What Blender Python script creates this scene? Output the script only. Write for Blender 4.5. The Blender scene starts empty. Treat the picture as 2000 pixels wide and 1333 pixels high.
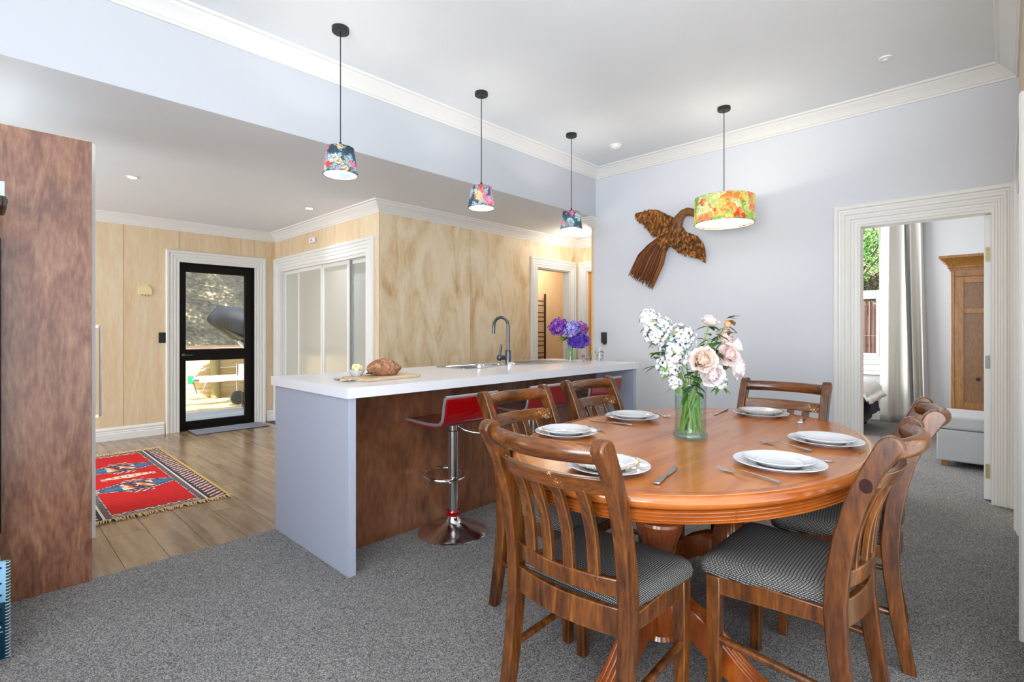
import bpy, bmesh, math, random
from mathutils import Vector, Matrix, Euler
random.seed(7)
PI = math.pi
S = bpy.context.scene
COL = S.collection
# ------------------------------------------------------------------ camera
cd = bpy.data.cameras.new('camera'); cam = bpy.data.objects.new('camera', cd); COL.objects.link(cam)
cam.location = (0, 0, 1.2)
cam.rotation_euler = (PI/2, 0, math.radians(43.86 - 90))
cd.sensor_width = 36; cd.lens = 36*1001/2000; cd.shift_y = -21.5/2000
cd.clip_start = 0.02; cd.clip_end = 200
S.camera = cam
# ------------------------------------------------------------------ world, sun, exposure
S.view_settings.view_transform = 'Standard'; S.view_settings.look = 'None'
S.view_settings.gamma = 1; S.view_settings.use_curve_mapping = False
S.view_settings.exposure = 0.86
S.cycles.transparent_max_bounces = 32; S.cycles.caustics_reflective = False; S.cycles.sample_clamp_indirect = 4.0
W = bpy.data.worlds.new('world'); S.world = W; W.use_nodes = True
bg = W.node_tree.nodes['Background']; bg.inputs[0].default_value = (0.80, 0.89, 1, 1); bg.inputs[1].default_value = 1.3

def light(name, typ, loc, energy, color=(1, 1, 1), size=1, size_y=None, direction=None, **kw):
    l = bpy.data.lights.new(name, typ); l.energy = energy; l.color = color
    if typ == 'AREA':
        l.size = size
        if size_y: l.shape = 'RECTANGLE'; l.size_y = size_y
    elif typ == 'SUN': l.angle = size
    else: l.shadow_soft_size = size
    for k, v in kw.items(): setattr(l, k, v)
    o = bpy.data.objects.new(name, l); COL.objects.link(o); o.location = loc
    if direction: o.rotation_euler = Vector(direction).to_track_quat('-Z', 'Y').to_euler()
    return o
light('sun', 'SUN', (0, -5, 10), 7.0, (1, 0.96, 0.88), 0.02, direction=(0.06, 0.72, -0.69))
# lamps added for window daylight (south, west, kitchen), tilted up to fill the ceiling
light('daylight_fill_south', 'AREA', (0.2, -3.50, 1.35), 12, (1, .99, .97), 4.4, 2.2, (0, 1, .22))
light('daylight_fill_west', 'AREA', (-3.08, -1.0, 1.35), 205, (0.93, 0.965, 1), 3.4, 2.2, (1, -.16, .85), spread=2.5)
light('daylight_fill_kitchen', 'AREA', (-2.5, 5.3, 1.4), 60, (0.93, 0.965, 1), 2.2, 1.5, (1, 0, .3))
light('bedroom_fill', 'AREA', (6.9, 2.92, 1.5), 66, (.99, 0.99, 1), 1.8, 1.4, (0, -1, .15))  # fill lamp added inside the bedroom, against a wall without a window

# ------------------------------------------------------------------ materials
def srgb(c):
    return tuple((x/12.92 if x <= 0.04045 else ((x+0.055)/1.055)**2.4) for x in [v/255 for v in c]) + (1,)
def newmat(name):
    m = bpy.data.materials.new(name); m.use_nodes = True
    return m, m.node_tree.nodes, m.node_tree.links, m.node_tree.nodes['Principled BSDF']
def mat(name, c, rough=0.5, metal=0.0, coat=0.0, noise=0.0, nscale=30, bump=0.0, bscale=200, spec=0.5, emit=None, sheen=0):
    m, N, L, P = newmat(name)
    P.inputs['Base Color'].default_value = srgb(c); P.inputs['Roughness'].default_value = rough
    P.inputs['Metallic'].default_value = metal; P.inputs['Coat Weight'].default_value = coat
    P.inputs['Coat Roughness'].default_value = 0.08; P.inputs['Specular IOR Level'].default_value = spec
    if sheen: P.inputs['Sheen Weight'].default_value = sheen
    if emit: P.inputs['Emission Color'].default_value = srgb(emit[0]); P.inputs['Emission Strength'].default_value = emit[1]
    tc = N.new('ShaderNodeTexCoord')
    if noise:
        n = N.new('ShaderNodeTexNoise'); n.inputs['Scale'].default_value = nscale; n.inputs['Detail'].default_value = 4
        L.new(tc.outputs['Object'], n.inputs['Vector'])
        r = N.new('ShaderNodeMix'); r.data_type = 'RGBA'
        r.inputs[6].default_value = srgb([max(0, v*(1-noise)) for v in c]); r.inputs[7].default_value = srgb([min(255, v*(1+noise)) for v in c])
        L.new(n.outputs['Fac'], r.inputs[0]); L.new(r.outputs[2], P.inputs['Base Color'])
    if bump:
        n = N.new('ShaderNodeTexNoise'); n.inputs['Scale'].default_value = bscale; n.inputs['Detail'].default_value = 3
        L.new(tc.outputs['Object'], n.inputs['Vector'])
        b = N.new('ShaderNodeBump'); b.inputs['Strength'].default_value = bump; b.inputs['Distance'].default_value = 0.004
        L.new(n.outputs['Fac'], b.inputs['Height']); L.new(b.outputs[0], P.inputs['Normal'])
    return m
def ramp(N, stops):
    r = N.new('ShaderNodeValToRGB'); e = r.color_ramp.elements
    while len(e) < len(stops): e.new(0.5)
    for i, (p, c) in enumerate(stops): e[i].position = p; e[i].color = srgb(c)
    return r
def wood(name, cols, grain=(1, 1, 12), scale=3.0, rough=0.4, coat=0.3, fine=0.25, dist=1.2, bump=0.05, perobj=0.0, wear=None, edge=None):
    """cols dark..light; grain = mapping scale per axis (small = long direction)."""
    m, N, L, P = newmat(name)
    tc = N.new('ShaderNodeTexCoord'); mp = N.new('ShaderNodeMapping'); mp.inputs['Scale'].default_value = grain
    L.new(tc.outputs['Object'], mp.inputs['Vector'])
    src = mp.outputs[0]
    if perobj:
        oi = N.new('ShaderNodeObjectInfo'); ad = N.new('ShaderNodeVectorMath'); ad.operation = 'ADD'
        mu = N.new('ShaderNodeVectorMath'); mu.operation = 'SCALE'; mu.inputs['Scale'].default_value = 40
        cmb = N.new('ShaderNodeCombineXYZ')
        for i in range(3): L.new(oi.outputs['Random'], cmb.inputs[i])
        L.new(cmb.outputs[0], mu.inputs[0]); L.new(src, ad.inputs[0]); L.new(mu.outputs[0], ad.inputs[1]); src = ad.outputs[0]
    n1 = N.new('ShaderNodeTexNoise'); n1.inputs['Scale'].default_value = scale; n1.inputs['Detail'].default_value = 5
    n1.inputs['Distortion'].default_value = dist
    L.new(src, n1.inputs['Vector'])
    n2 = N.new('ShaderNodeTexNoise'); n2.inputs['Scale'].default_value = scale*9; n2.inputs['Detail'].default_value = 3
    L.new(src, n2.inputs['Vector'])
    mx = N.new('ShaderNodeMix'); mx.data_type = 'FLOAT'; mx.inputs[0].default_value = fine
    L.new(n1.outputs['Fac'], mx.inputs[2]); L.new(n2.outputs['Fac'], mx.inputs[3])
    k = len(cols)
    r = ramp(N, [(0.28 + 0.44*i/(k-1), c) for i, c in enumerate(cols)])
    L.new(mx.outputs[0], r.inputs[0]); out = r.outputs[0]
    if perobj:
        hs = N.new('ShaderNodeHueSaturation'); mr = N.new('ShaderNodeMapRange')
        mr.inputs[3].default_value = 1-perobj; mr.inputs[4].default_value = 1+perobj
        L.new(oi.outputs['Random'], mr.inputs[0]); L.new(mr.outputs[0], hs.inputs['Value']); L.new(out, hs.inputs['Color']); out = hs.outputs[0]
    if wear:   # chipped pale marks on worn edges
        nw = N.new('ShaderNodeTexNoise'); nw.inputs['Scale'].default_value = 130; nw.inputs['Detail'].default_value = 4
        L.new(tc.outputs['Object'], nw.inputs['Vector'])
        nb = N.new('ShaderNodeTexNoise'); nb.inputs['Scale'].default_value = 9; L.new(tc.outputs['Object'], nb.inputs['Vector'])
        ml = N.new('ShaderNodeMath'); ml.operation = 'MULTIPLY'; L.new(nw.outputs['Fac'], ml.inputs[0]); L.new(nb.outputs['Fac'], ml.inputs[1])
        rw = N.new('ShaderNodeMapRange'); rw.inputs[1].default_value = wear[1]; rw.inputs[2].default_value = wear[1]+0.02
        L.new(ml.outputs[0], rw.inputs[0])
        mw = N.new('ShaderNodeMix'); mw.data_type = 'RGBA'; mw.inputs[7].default_value = srgb(wear[0])
        L.new(rw.outputs[0], mw.inputs[0]); L.new(out, mw.inputs[6]); out = mw.outputs[2]
    if edge:   # polish worn off sharp edges
        ge = N.new('ShaderNodeNewGeometry'); bv = N.new('ShaderNodeBevel'); bv.samples = 4; bv.inputs['Radius'].default_value = .0035
        dt = N.new('ShaderNodeVectorMath'); dt.operation = 'DOT_PRODUCT'; L.new(ge.outputs['Normal'], dt.inputs[0]); L.new(bv.outputs[0], dt.inputs[1])
        re_ = N.new('ShaderNodeMapRange'); re_.inputs[1].default_value = .985; re_.inputs[2].default_value = .93; re_.inputs[4].default_value = edge[1]
        L.new(dt.outputs['Value'], re_.inputs[0])
        me_ = N.new('ShaderNodeMix'); me_.data_type = 'RGBA'; me_.inputs[7].default_value = srgb(edge[0])
        L.new(re_.outputs[0], me_.inputs[0]); L.new(out, me_.inputs[6]); out = me_.outputs[2]
    L.new(out, P.inputs['Base Color'])
    P.inputs['Roughness'].default_value = rough*(1-.3*coat); P.inputs['Specular IOR Level'].default_value = .5+.5*coat   # varnish sheen
    if bump:
        b = N.new('ShaderNodeBump'); b.inputs['Strength'].default_value = bump; b.inputs['Distance'].default_value = 0.003
        L.new(n2.outputs['Fac'], b.inputs['Height']); L.new(b.outputs[0], P.inputs['Normal'])
    return m
def glass(name, tint=(255, 255, 255), base=0.05, ior=1.45, rough=0.0):
    m, N, L, P = newmat(name); N.remove(P)
    out = [n for n in N if n.type == 'OUTPUT_MATERIAL'][0]
    t = N.new('ShaderNodeBsdfTransparent'); t.inputs[0].default_value = srgb(tint)
    g = N.new('ShaderNodeBsdfGlossy'); g.inputs['Roughness'].default_value = rough
    f = N.new('ShaderNodeLayerWeight'); f.inputs[0].default_value = .5
    pw_ = N.new('ShaderNodeMath'); pw_.operation = 'POWER'; pw_.inputs[1].default_value = 4.5; L.new(f.outputs['Facing'], pw_.inputs[0])
    ms = N.new('ShaderNodeMath'); ms.operation = 'MULTIPLY'; ms.inputs[1].default_value = (ior-1)*1.3; L.new(pw_.outputs[0], ms.inputs[0])
    a = N.new('ShaderNodeMath'); a.operation = 'ADD'; a.inputs[1].default_value = base; L.new(ms.outputs[0], a.inputs[0])
    mx = N.new('ShaderNodeMixShader'); L.new(a.outputs[0], mx.inputs[0]); L.new(t.outputs[0], mx.inputs[1]); L.new(g.outputs[0], mx.inputs[2])
    L.new(mx.outputs[0], out.inputs[0]); return m
def vcol(name, rough=0.8, bump=0.0):
    m, N, L, P = newmat(name); a = N.new('ShaderNodeAttribute'); a.attribute_name = 'Col'
    L.new(a.outputs[0], P.inputs['Base Color']); P.inputs['Roughness'].default_value = rough; P.inputs['Specular IOR Level'].default_value = 0.2
    if bump:
        tc = N.new('ShaderNodeTexCoord'); n = N.new('ShaderNodeTexNoise'); n.inputs['Scale'].default_value = 300
        L.new(tc.outputs['Object'], n.inputs['Vector']); b = N.new('ShaderNodeBump'); b.inputs['Strength'].default_value = bump; b.inputs['Distance'].default_value = .004
        L.new(n.outputs['Fac'], b.inputs['Height']); L.new(b.outputs[0], P.inputs['Normal'])
    return m
def shade_mat(name, stops, vscale, glow, rough=0.8, line=(90, 120, 60)):
    """printed fabric lamp shade lit from inside by its own bulb (translucent)"""
    m, N, L, P = newmat(name); out = [n for n in N if n.type == 'OUTPUT_MATERIAL'][0]
    tc = N.new('ShaderNodeTexCoord'); n0 = N.new('ShaderNodeTexNoise'); n0.inputs['Scale'].default_value = vscale*.9; n0.inputs['Detail'].default_value = 3
    L.new(tc.outputs['Object'], n0.inputs['Vector'])
    mixv = N.new('ShaderNodeMix'); mixv.data_type = 'VECTOR'; mixv.inputs[0].default_value = 0.10
    L.new(tc.outputs['Object'], mixv.inputs[4]); L.new(n0.outputs['Color'], mixv.inputs[5])
    v = N.new('ShaderNodeTexVoronoi'); v.inputs['Scale'].default_value = vscale; L.new(mixv.outputs[1], v.inputs['Vector'])
    sp = N.new('ShaderNodeSeparateColor'); L.new(v.outputs['Color'], sp.inputs[0])
    r = ramp(N, stops); r.color_ramp.interpolation = 'CONSTANT'; L.new(sp.outputs[0], r.inputs[0])
    # petal rings inside each blossom
    wv = N.new('ShaderNodeMath'); wv.operation = 'MULTIPLY'; wv.inputs[1].default_value = 26; L.new(v.outputs['Distance'], wv.inputs[0])
    sn = N.new('ShaderNodeMath'); sn.operation = 'SINE'; L.new(wv.outputs[0], sn.inputs[0])
    mr = N.new('ShaderNodeMapRange'); mr.inputs[1].default_value = -1; mr.inputs[3].default_value = 0.72; mr.inputs[4].default_value = 1.15; L.new(sn.outputs[0], mr.inputs[0])
    hs = N.new('ShaderNodeHueSaturation'); L.new(mr.outputs[0], hs.inputs['Value']); L.new(r.outputs[0], hs.inputs['Color'])
    ve = N.new('ShaderNodeTexVoronoi'); ve.feature = 'DISTANCE_TO_EDGE'; ve.inputs['Scale'].default_value = vscale*1.5; L.new(mixv.outputs[1], ve.inputs['Vector'])
    rl = N.new('ShaderNodeMapRange'); rl.inputs[1].default_value = .04; rl.inputs[2].default_value = .10; rl.inputs[3].default_value = .85; rl.inputs[4].default_value = 0; L.new(ve.outputs['Distance'], rl.inputs[0])
    ml = N.new('ShaderNodeMix'); ml.data_type = 'RGBA'; ml.inputs[7].default_value = srgb(line); L.new(rl.outputs[0], ml.inputs[0]); L.new(hs.outputs[0], ml.inputs[6])
    L.new(ml.outputs[2], P.inputs['Base Color']); P.inputs['Roughness'].default_value = rough
    t = N.new('ShaderNodeBsdfTranslucent'); L.new(ml.outputs[2], t.inputs[0])
    mx = N.new('ShaderNodeMixShader'); mx.inputs[0].default_value = glow
    L.new(P.outputs[0], mx.inputs[1]); L.new(t.outputs[0], mx.inputs[2]); L.new(mx.outputs[0], out.inputs[0])
    return m

M = {}
M['ceiling'] = mat('ceiling_paint', (235, 239, 243), 0.9, noise=0.01, nscale=3)
M['blue'] = mat('pale_blue_paint', (216, 219, 225), 0.85, noise=0.01, nscale=2, bump=0.03, bscale=300)
M['white'] = mat('white_gloss_paint', (232, 231, 227), 0.4)
M['trim'] = mat('trim_paint', (233, 232, 229), 0.5)
M['bedwall'] = mat('pale_grey_paint', (214, 214, 214), 0.9)
M['carpetb'] = mat('carpet_bedroom', (140, 138, 138), 1)
M['steel'] = mat('brushed_steel', (190, 192, 195), 0.25, 1.0)
M['chrome'] = mat('chrome', (232, 232, 235), 0.14, 1.0)
M['black'] = mat('black_metal', (26, 26, 28), 0.4)
M['darkframe'] = mat('dark_brown_joinery', (16, 11, 9), 0.6, spec=.2)
M['gun'] = mat('gunmetal', (96, 101, 110), 0.25, 0.9)
M['quartz'] = mat('white_worktop', (232, 232, 238), 0.18, noise=0.02, nscale=220)
M['bluegrey'] = mat('blue_grey_laminate', (172, 178, 194), 0.55)
M['china'] = mat('white_china', (216, 217, 220), 0.12, coat=0.4)
M['gold'] = mat('gold_beading', (190, 150, 80), 0.3, 0.8)
M['brass'] = mat('brass', (176, 160, 112), 0.5, 0.6)
M['plastic'] = mat('white_plastic', (238, 238, 236), 0.4)
M['cloth'] = mat('linen', (214, 211, 203), 0.95, bump=0.15, bscale=400)
M['greyfab'] = mat('grey_upholstery', (184, 183, 182), 0.95, noise=0.04, nscale=90, bump=0.2, bscale=500)
M['duvet'] = mat('duvet', (222, 221, 218), 0.95, bump=0.1, bscale=60)
M['bedgrey'] = mat('bed_base', (66, 70, 80), 0.9)
M['ply'] = wood('birch_plywood', [(212, 180, 138), (222, 196, 158), (228, 207, 174), (233, 216, 188)], (3.2, 3.2, 0.5), 1.8, 0.5, 0.1, 0.35, 1.2, 0.02, perobj=0.03)
M['plystain'] = wood('stained_plywood', [(196, 154, 104), (222, 198, 158), (234, 216, 184), (238, 226, 200)], (3.2, 3.2, 1.0), 1.15, 0.5, 0.1, 0.2, 2.0, 0.02, perobj=0.03)
M['plywarm'] = wood('warm_plywood', [(236, 200, 152), (244, 214, 172)], (2, 2, .5), 1.5, 0.6, 0)
M['orangedoor'] = wood('orange_door_wood', [(205, 130, 45), (225, 152, 62)], (3, 3, .5), 2, 0.5, 0)
M['darkply'] = wood('dark_stained_ply', [(84, 47, 29), (110, 66, 42), (132, 84, 56), (150, 102, 74)], (3, 3, 0.9), 1.8, 0.38, 0.25, 0.35, 2.4, 0.03)
M['chairwood'] = wood('worn_brown_pine', [(42, 18, 5), (74, 37, 10), (106, 58, 17), (140, 84, 28)], (5, 5, 0.8), 3, 0.30, 0.45, 0.3, 1.6, 0.05, perobj=0.10, edge=((196, 138, 74), .65))
M['railwood'] = wood('chipped_brown_pine', [(44, 18, 4), (80, 40, 10), (114, 63, 18), (148, 89, 30)], (0.8, 5, 5), 3, 0.28, 0.5, 0.3, 1.4, 0.05, perobj=0.08, wear=((214, 172, 120), 0.385), edge=((200, 144, 82), .6))
M['tabletop'] = wood('golden_pine_top', [(146, 78, 22), (176, 98, 32), (192, 114, 42), (204, 126, 52)], (0.5, 5, 5), 2.2, 0.27, 0.6, 0.10, 0.4, 0)
M['tableedge'] = wood('golden_pine_edge', [(138, 68, 20), (164, 86, 28), (186, 106, 38)], (1.4, 1.4, 8), 2.5, 0.22, 0.7, 0.25, 1.0, 0.02)
M['tableleg'] = wood('golden_pine_leg', [(112, 48, 12), (144, 68, 20), (172, 92, 30)], (4, 4, 1), 2.5, 0.2, 0.7, 0.25, 1.0, 0.02)
M['tabledark'] = mat('dark_underframe', (58, 28, 16), 0.5)
M['oak'] = wood('oak', [(120, 74, 22), (158, 104, 36), (184, 130, 52)], (6, 6, 1), 3, 0.4, 0.2, 0.4, 3.0, 0.05)
M['plank'] = wood('vinyl_plank', [(112, 88, 68), (138, 112, 88), (156, 130, 104), (170, 146, 120)], (9, 0.8, 9), 2.0, 0.26, 0.5, 0.25, 0.3, 0.0, perobj=0.07)
M['redacr'] = mat('red_acrylic', (150, 4, 12), 0.08, coat=0.8)
M['darkred'] = mat('red_seat_top', (112, 14, 24), 0.2, coat=0.5)
M['seatedge'] = mat('grey_seat_edge', (110, 100, 104), 0.3)
M['glass'] = glass('clear_glass', (250, 253, 252), 0.03)
M['pane'] = glass('window_pane', (252, 254, 253), 0.02, 1.3)
M['greenglass'] = glass('thick_glass_base', (222, 238, 228), 0.14, 1.5, 0.05)
M['water'] = glass('water', (244, 250, 246), 0.0, 1.25)
M['frost'] = mat('frosted_panel', (196, 194, 182), 0.32, 0.0, coat=0.3)
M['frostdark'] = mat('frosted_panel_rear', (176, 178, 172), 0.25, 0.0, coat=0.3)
M['tvblack'] = mat('black_gloss', (8, 8, 10), 0.15)

def carpet():
    m, N, L, P = newmat('grey_carpet'); tc = N.new('ShaderNodeTexCoord')
    n = N.new('ShaderNodeTexNoise'); n.inputs['Scale'].default_value = 330; n.inputs['Detail'].default_value = 4; n.inputs['Roughness'].default_value = .7
    L.new(tc.outputs['Object'], n.inputs['Vector'])
    v = N.new('ShaderNodeTexVoronoi'); v.inputs['Scale'].default_value = 340; L.new(tc.outputs['Object'], v.inputs['Vector'])
    sp = N.new('ShaderNodeSeparateColor'); L.new(v.outputs['Color'], sp.inputs[0])
    n3 = N.new('ShaderNodeTexNoise'); n3.inputs['Scale'].default_value = 2.2; n3.inputs['Detail'].default_value = 3; L.new(tc.outputs['Object'], n3.inputs['Vector'])
    a = N.new('ShaderNodeMix'); a.data_type = 'FLOAT'; a.inputs[0].default_value = .5; L.new(n.outputs['Fac'], a.inputs[2]); L.new(sp.outputs[0], a.inputs[3])
    r = ramp(N, [(0.22, (70, 68, 67)), (0.5, (130, 127, 125)), (0.8, (198, 195, 192))]); L.new(a.outputs[0], r.inputs[0])
    hs = N.new('ShaderNodeHueSaturation'); mr = N.new('ShaderNodeMapRange'); mr.inputs[1].default_value = .3; mr.inputs[2].default_value = .7; mr.inputs[3].default_value = .93; mr.inputs[4].default_value = 1.07
    L.new(n3.outputs['Fac'], mr.inputs[0]); L.new(mr.outputs[0], hs.inputs['Value']); L.new(r.outputs[0], hs.inputs['Color'])
    L.new(hs.outputs[0], P.inputs['Base Color']); P.inputs['Roughness'].default_value = 1; P.inputs['Specular IOR Level'].default_value = .1
    b = N.new('ShaderNodeBump'); b.inputs['Strength'].default_value = .8; b.inputs['Distance'].default_value = .006; L.new(a.outputs[0], b.inputs['Height']); L.new(b.outputs[0], P.inputs['Normal'])
    return m
M['carpet'] = carpet()
def checked():
    m, N, L, P = newmat('woven_seat_fabric'); tc = N.new('ShaderNodeTexCoord')
    sx = N.new('ShaderNodeSeparateXYZ'); L.new(tc.outputs['Object'], sx.inputs[0])
    def wave(sock, k):
        a = N.new('ShaderNodeMath'); a.operation = 'MULTIPLY'; a.inputs[1].default_value = k; L.new(sock, a.inputs[0])
        s = N.new('ShaderNodeMath'); s.operation = 'SINE'; L.new(a.outputs[0], s.inputs[0]); return s.outputs[0]
    def plus(a_, b_):
        q = N.new('ShaderNodeMath'); L.new(a_, q.inputs[0]); L.new(b_, q.inputs[1]); return q.outputs[0]
    def wrap(ax, c0):   # keep the weave running down the cushion's sides
        d0 = N.new('ShaderNodeMath'); d0.operation = 'SUBTRACT'; d0.inputs[1].default_value = c0; L.new(ax, d0.inputs[0])
        sg = N.new('ShaderNodeMath'); sg.operation = 'SIGN'; L.new(d0.outputs[0], sg.inputs[0])
        dz = N.new('ShaderNodeMath'); dz.operation = 'SUBTRACT'; dz.inputs[0].default_value = .472; L.new(sx.outputs[2], dz.inputs[1])
        dm = N.new('ShaderNodeMath'); dm.operation = 'MAXIMUM'; dm.inputs[1].default_value = 0; L.new(dz.outputs[0], dm.inputs[0]); dz = dm
        ml_ = N.new('ShaderNodeMath'); ml_.operation = 'MULTIPLY'; L.new(sg.outputs[0], ml_.inputs[0]); L.new(dz.outputs[0], ml_.inputs[1])
        return plus(ax, ml_.outputs[0])
    w1 = wave(wrap(sx.outputs[0], 0), 2*PI/0.0062); w2 = wave(wrap(sx.outputs[1], .02), 2*PI/0.0092)
    mr1 = N.new('ShaderNodeMapRange'); mr1.inputs[1].default_value = -.1; mr1.inputs[2].default_value = .5; L.new(w1, mr1.inputs[0])
    mr2 = N.new('ShaderNodeMapRange'); mr2.inputs[1].default_value = -.75; mr2.inputs[2].default_value = -.3; L.new(w2, mr2.inputs[0])
    mu = N.new('ShaderNodeMath'); mu.operation = 'MULTIPLY'; L.new(mr1.outputs[0], mu.inputs[0]); L.new(mr2.outputs[0], mu.inputs[1])
    r = ramp(N, [(0.0, (44, 42, 44)), (1.0, (158, 156, 150))]); L.new(mu.outputs[0], r.inputs[0])
    L.new(r.outputs[0], P.inputs['Base Color']); P.inputs['Roughness'].default_value = .95
    b = N.new('ShaderNodeBump'); b.inputs['Strength'].default_value = .3; b.inputs['Distance'].default_value = .002; L.new(mu.outputs[0], b.inputs['Height']); L.new(b.outputs[0], P.inputs['Normal'])
    return m
M['check'] = checked()

# ------------------------------------------------------------------ geometry helpers
class G:
    def __init__(s): s.v = []; s.f = []; s.c = []
    def add(s, vs, fs, col=None):
        k = len(s.v); s.v += [tuple(v) for v in vs]; s.f += [tuple(i+k for i in f) for f in fs]
        if col is not None: s.c += [col]*len(fs)
        return s
    def box(s, x0, x1, y0, y1, z0, z1, mtx=None, col=None):
        vs = [Vector((x, y, z)) for z in (z0, z1) for y in (y0, y1) for x in (x0, x1)]
        if mtx: vs = [mtx @ v for v in vs]
        return s.add(vs, [(0, 2, 3, 1), (4, 5, 7, 6), (0, 1, 5, 4), (2, 6, 7, 3), (0, 4, 6, 2), (1, 3, 7, 5)], col)
    def loft(s, rings, closed=True, cap=True, loop=False, col=None):
        n = len(rings[0]); vs = [p for r in rings for p in r]; fs = []
        R = len(rings)
        for i in range(R if loop else R-1):
            j = (i+1) % R
            for k in range(n if closed else n-1):
                k2 = (k+1) % n
                fs.append((i*n+k, i*n+k2, j*n+k2, j*n+k))
        if cap and not loop and closed:
            fs.append(tuple(range(n-1, -1, -1))); fs.append(tuple((R-1)*n+k for k in range(n)))
        return s.add(vs, fs, col)
    def lathe(s, prof, c=(0, 0, 0), n=24, cap=False, sx=1, sy=1, mtx=None, col=None):
        rings = []
        for r, z in prof:
            ring = [Vector((c[0]+r*sx*math.cos(2*PI*k/n), c[1]+r*sy*math.sin(2*PI*k/n), c[2]+z)) for k in range(n)]
            if mtx: ring = [mtx @ p for p in ring]
            rings.append(ring)
        return s.loft(rings, cap=cap, col=col)
    def tube(s, pts, r, n=8, cap=True, loop=False, col=None, flat=None):
        pts = [Vector(p) for p in pts]; m = len(pts)
        rr = r if isinstance(r, (list, tuple)) else [r]*m
        t0 = (pts[1]-pts[0]).normalized(); up = Vector((0, 0, 1)) if abs(t0.z) < .9 else Vector((1, 0, 0))
        a = t0.cross(up).normalized(); rings = []
        for i in range(m):
            t = ((pts[(i+1) % m] if loop or i < m-1 else pts[i]) - (pts[i-1] if loop or i > 0 else pts[i])).normalized()
            a = (a - t*a.dot(t)).normalized(); b = t.cross(a)
            f = flat if flat else 1
            rings.append([pts[i] + (a*math.cos(2*PI*k/n) + b*f*math.sin(2*PI*k/n))*rr[i] for k in range(n)])
        return s.loft(rings, cap=cap, loop=loop, col=col)
    def sphere(s, c, r, n=10, m=7, sx=1, sy=1, sz=1, mtx=None, col=None, jit=0):
        rings = []
        for i in range(m+1):
            a = -PI/2 + PI*i/m
            rings.append([Vector((math.cos(a)*math.cos(2*PI*k/n)*r*sx*(1+random.uniform(-jit, jit)), math.cos(a)*math.sin(2*PI*k/n)*r*sy*(1+random.uniform(-jit, jit)), math.sin(a)*r*sz)) for k in range(n)])
        rings = [[(mtx @ p if mtx else p) + Vector(c) for p in rg] for rg in rings]
        return s.loft(rings, col=col)
    def prism(s, poly, axis, a, b, col=None):
        """poly: 2D points in the plane across `axis`; x:(y,z) y:(x,z) z:(x,y)"""
        def P(p, t): return {'x': (t, p[0], p[1]), 'y': (p[0], t, p[1]), 'z': (p[0], p[1], t)}[axis]
        return s.loft([[P(p, a) for p in poly], [P(p, b) for p in poly]], col=col)
    def build(s, name, m, parent=None, smooth=None, bevel=0, seg=2, loc=None, rot=None, kind=None, subsurf=0, sharp=35):
        me = bpy.data.meshes.new(name); me.from_pydata([tuple(v) for v in s.v], [], s.f); 
        bm = bmesh.new(); bm.from_mesh(me); bmesh.ops.recalc_face_normals(bm, faces=bm.faces); bm.to_mesh(me); bm.free()
        if s.c and len(s.c) == len(s.f):
            at = me.color_attributes.new('Col', 'FLOAT_COLOR', 'CORNER')
            data = []
            for p in me.polygons:
                c = s.c[p.index]; c = srgb(c)
                for _ in p.loop_indices: data += list(c)
            at.data.foreach_set('color', data)
        me.materials.append(m)
        if smooth is None: smooth = False
        if smooth:
            for p in me.polygons: p.use_smooth = True
            me.set_sharp_from_angle(angle=math.radians(sharp))
        o = bpy.data.objects.new(name, me); COL.objects.link(o)
        if parent: o.parent = parent
        if loc: o.location = loc
        if rot: o.rotation_euler = rot
        if bevel:
            b = o.modifiers.new('bevel', 'BEVEL'); b.width = bevel; b.segments = seg; b.limit_method = 'ANGLE'; b.angle_limit = math.radians(40)
            for p in me.polygons: p.use_smooth = True
            me.set_sharp_from_angle(angle=math.radians(60)); b.harden_normals = False
        if subsurf:
            ss = o.modifiers.new('sub', 'SUBSURF'); ss.levels = subsurf; ss.render_levels = subsurf
        if kind: o['kind'] = kind
        return o
def tag(o, label, cat, group=None, kind=None):
    o['label'] = label; o['category'] = cat
    if group: o['group'] = group
    if kind: o['kind'] = kind
    return o
def thing(name, label, cat, loc=(0, 0, 0), rz=0, group=None):
    o = bpy.data.objects.new(name, None); COL.objects.link(o); o.location = loc; o.rotation_euler = (0, 0, rz)
    return tag(o, label, cat, group)
def struct(name, g=None, m=None, **kw):
    if g is None:
        o = bpy.data.objects.new(name, None); COL.objects.link(o)
    else: o = g.build(name, m, **kw)
    o['kind'] = 'structure'; return o
def copy_tree(o, label=None, parent=None):
    c = o.copy(); COL.objects.link(c)
    if parent: c.parent = parent; c.matrix_parent_inverse = o.matrix_parent_inverse.copy()
    if label: c['label'] = label
    for ch in list(o.children): copy_tree(ch, None, c)
    return c
def rect_ring(w, d, r, n=4, cx=0, cy=0):
    """rounded rectangle outline"""
    pts = []
    for sx, sy, a0 in ((1, 1, 0), (-1, 1, PI/2), (-1, -1, PI), (1, -1, 3*PI/2)):
        for k in range(n+1):
            a = a0 + PI/2*k/n; pts.append((cx+sx*(w/2-r)+r*math.cos(a), cy+sy*(d/2-r)+r*math.sin(a)))
    return pts
def sweep(path, prof, z0=0.0):
    """path of xy points, the room on its right; prof (offset into room, height)."""
    g = G(); rings = []; P = [Vector(p) for p in path]
    for i, p in enumerate(P):
        d1 = (P[i]-P[i-1]).normalized() if i > 0 else None; d2 = (P[i+1]-P[i]).normalized() if i < len(P)-1 else None
        n1 = Vector((d1.y, -d1.x)) if d1 else None; n2 = Vector((d2.y, -d2.x)) if d2 else None
        if n1 and n2: m = (n1+n2); m = m/(m.dot(n1))
        else: m = n1 or n2
        rings.append([(p.x+m.x*o, p.y+m.y*o, z0+h) for o, h in prof])
    return g.loft(rings)
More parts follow.
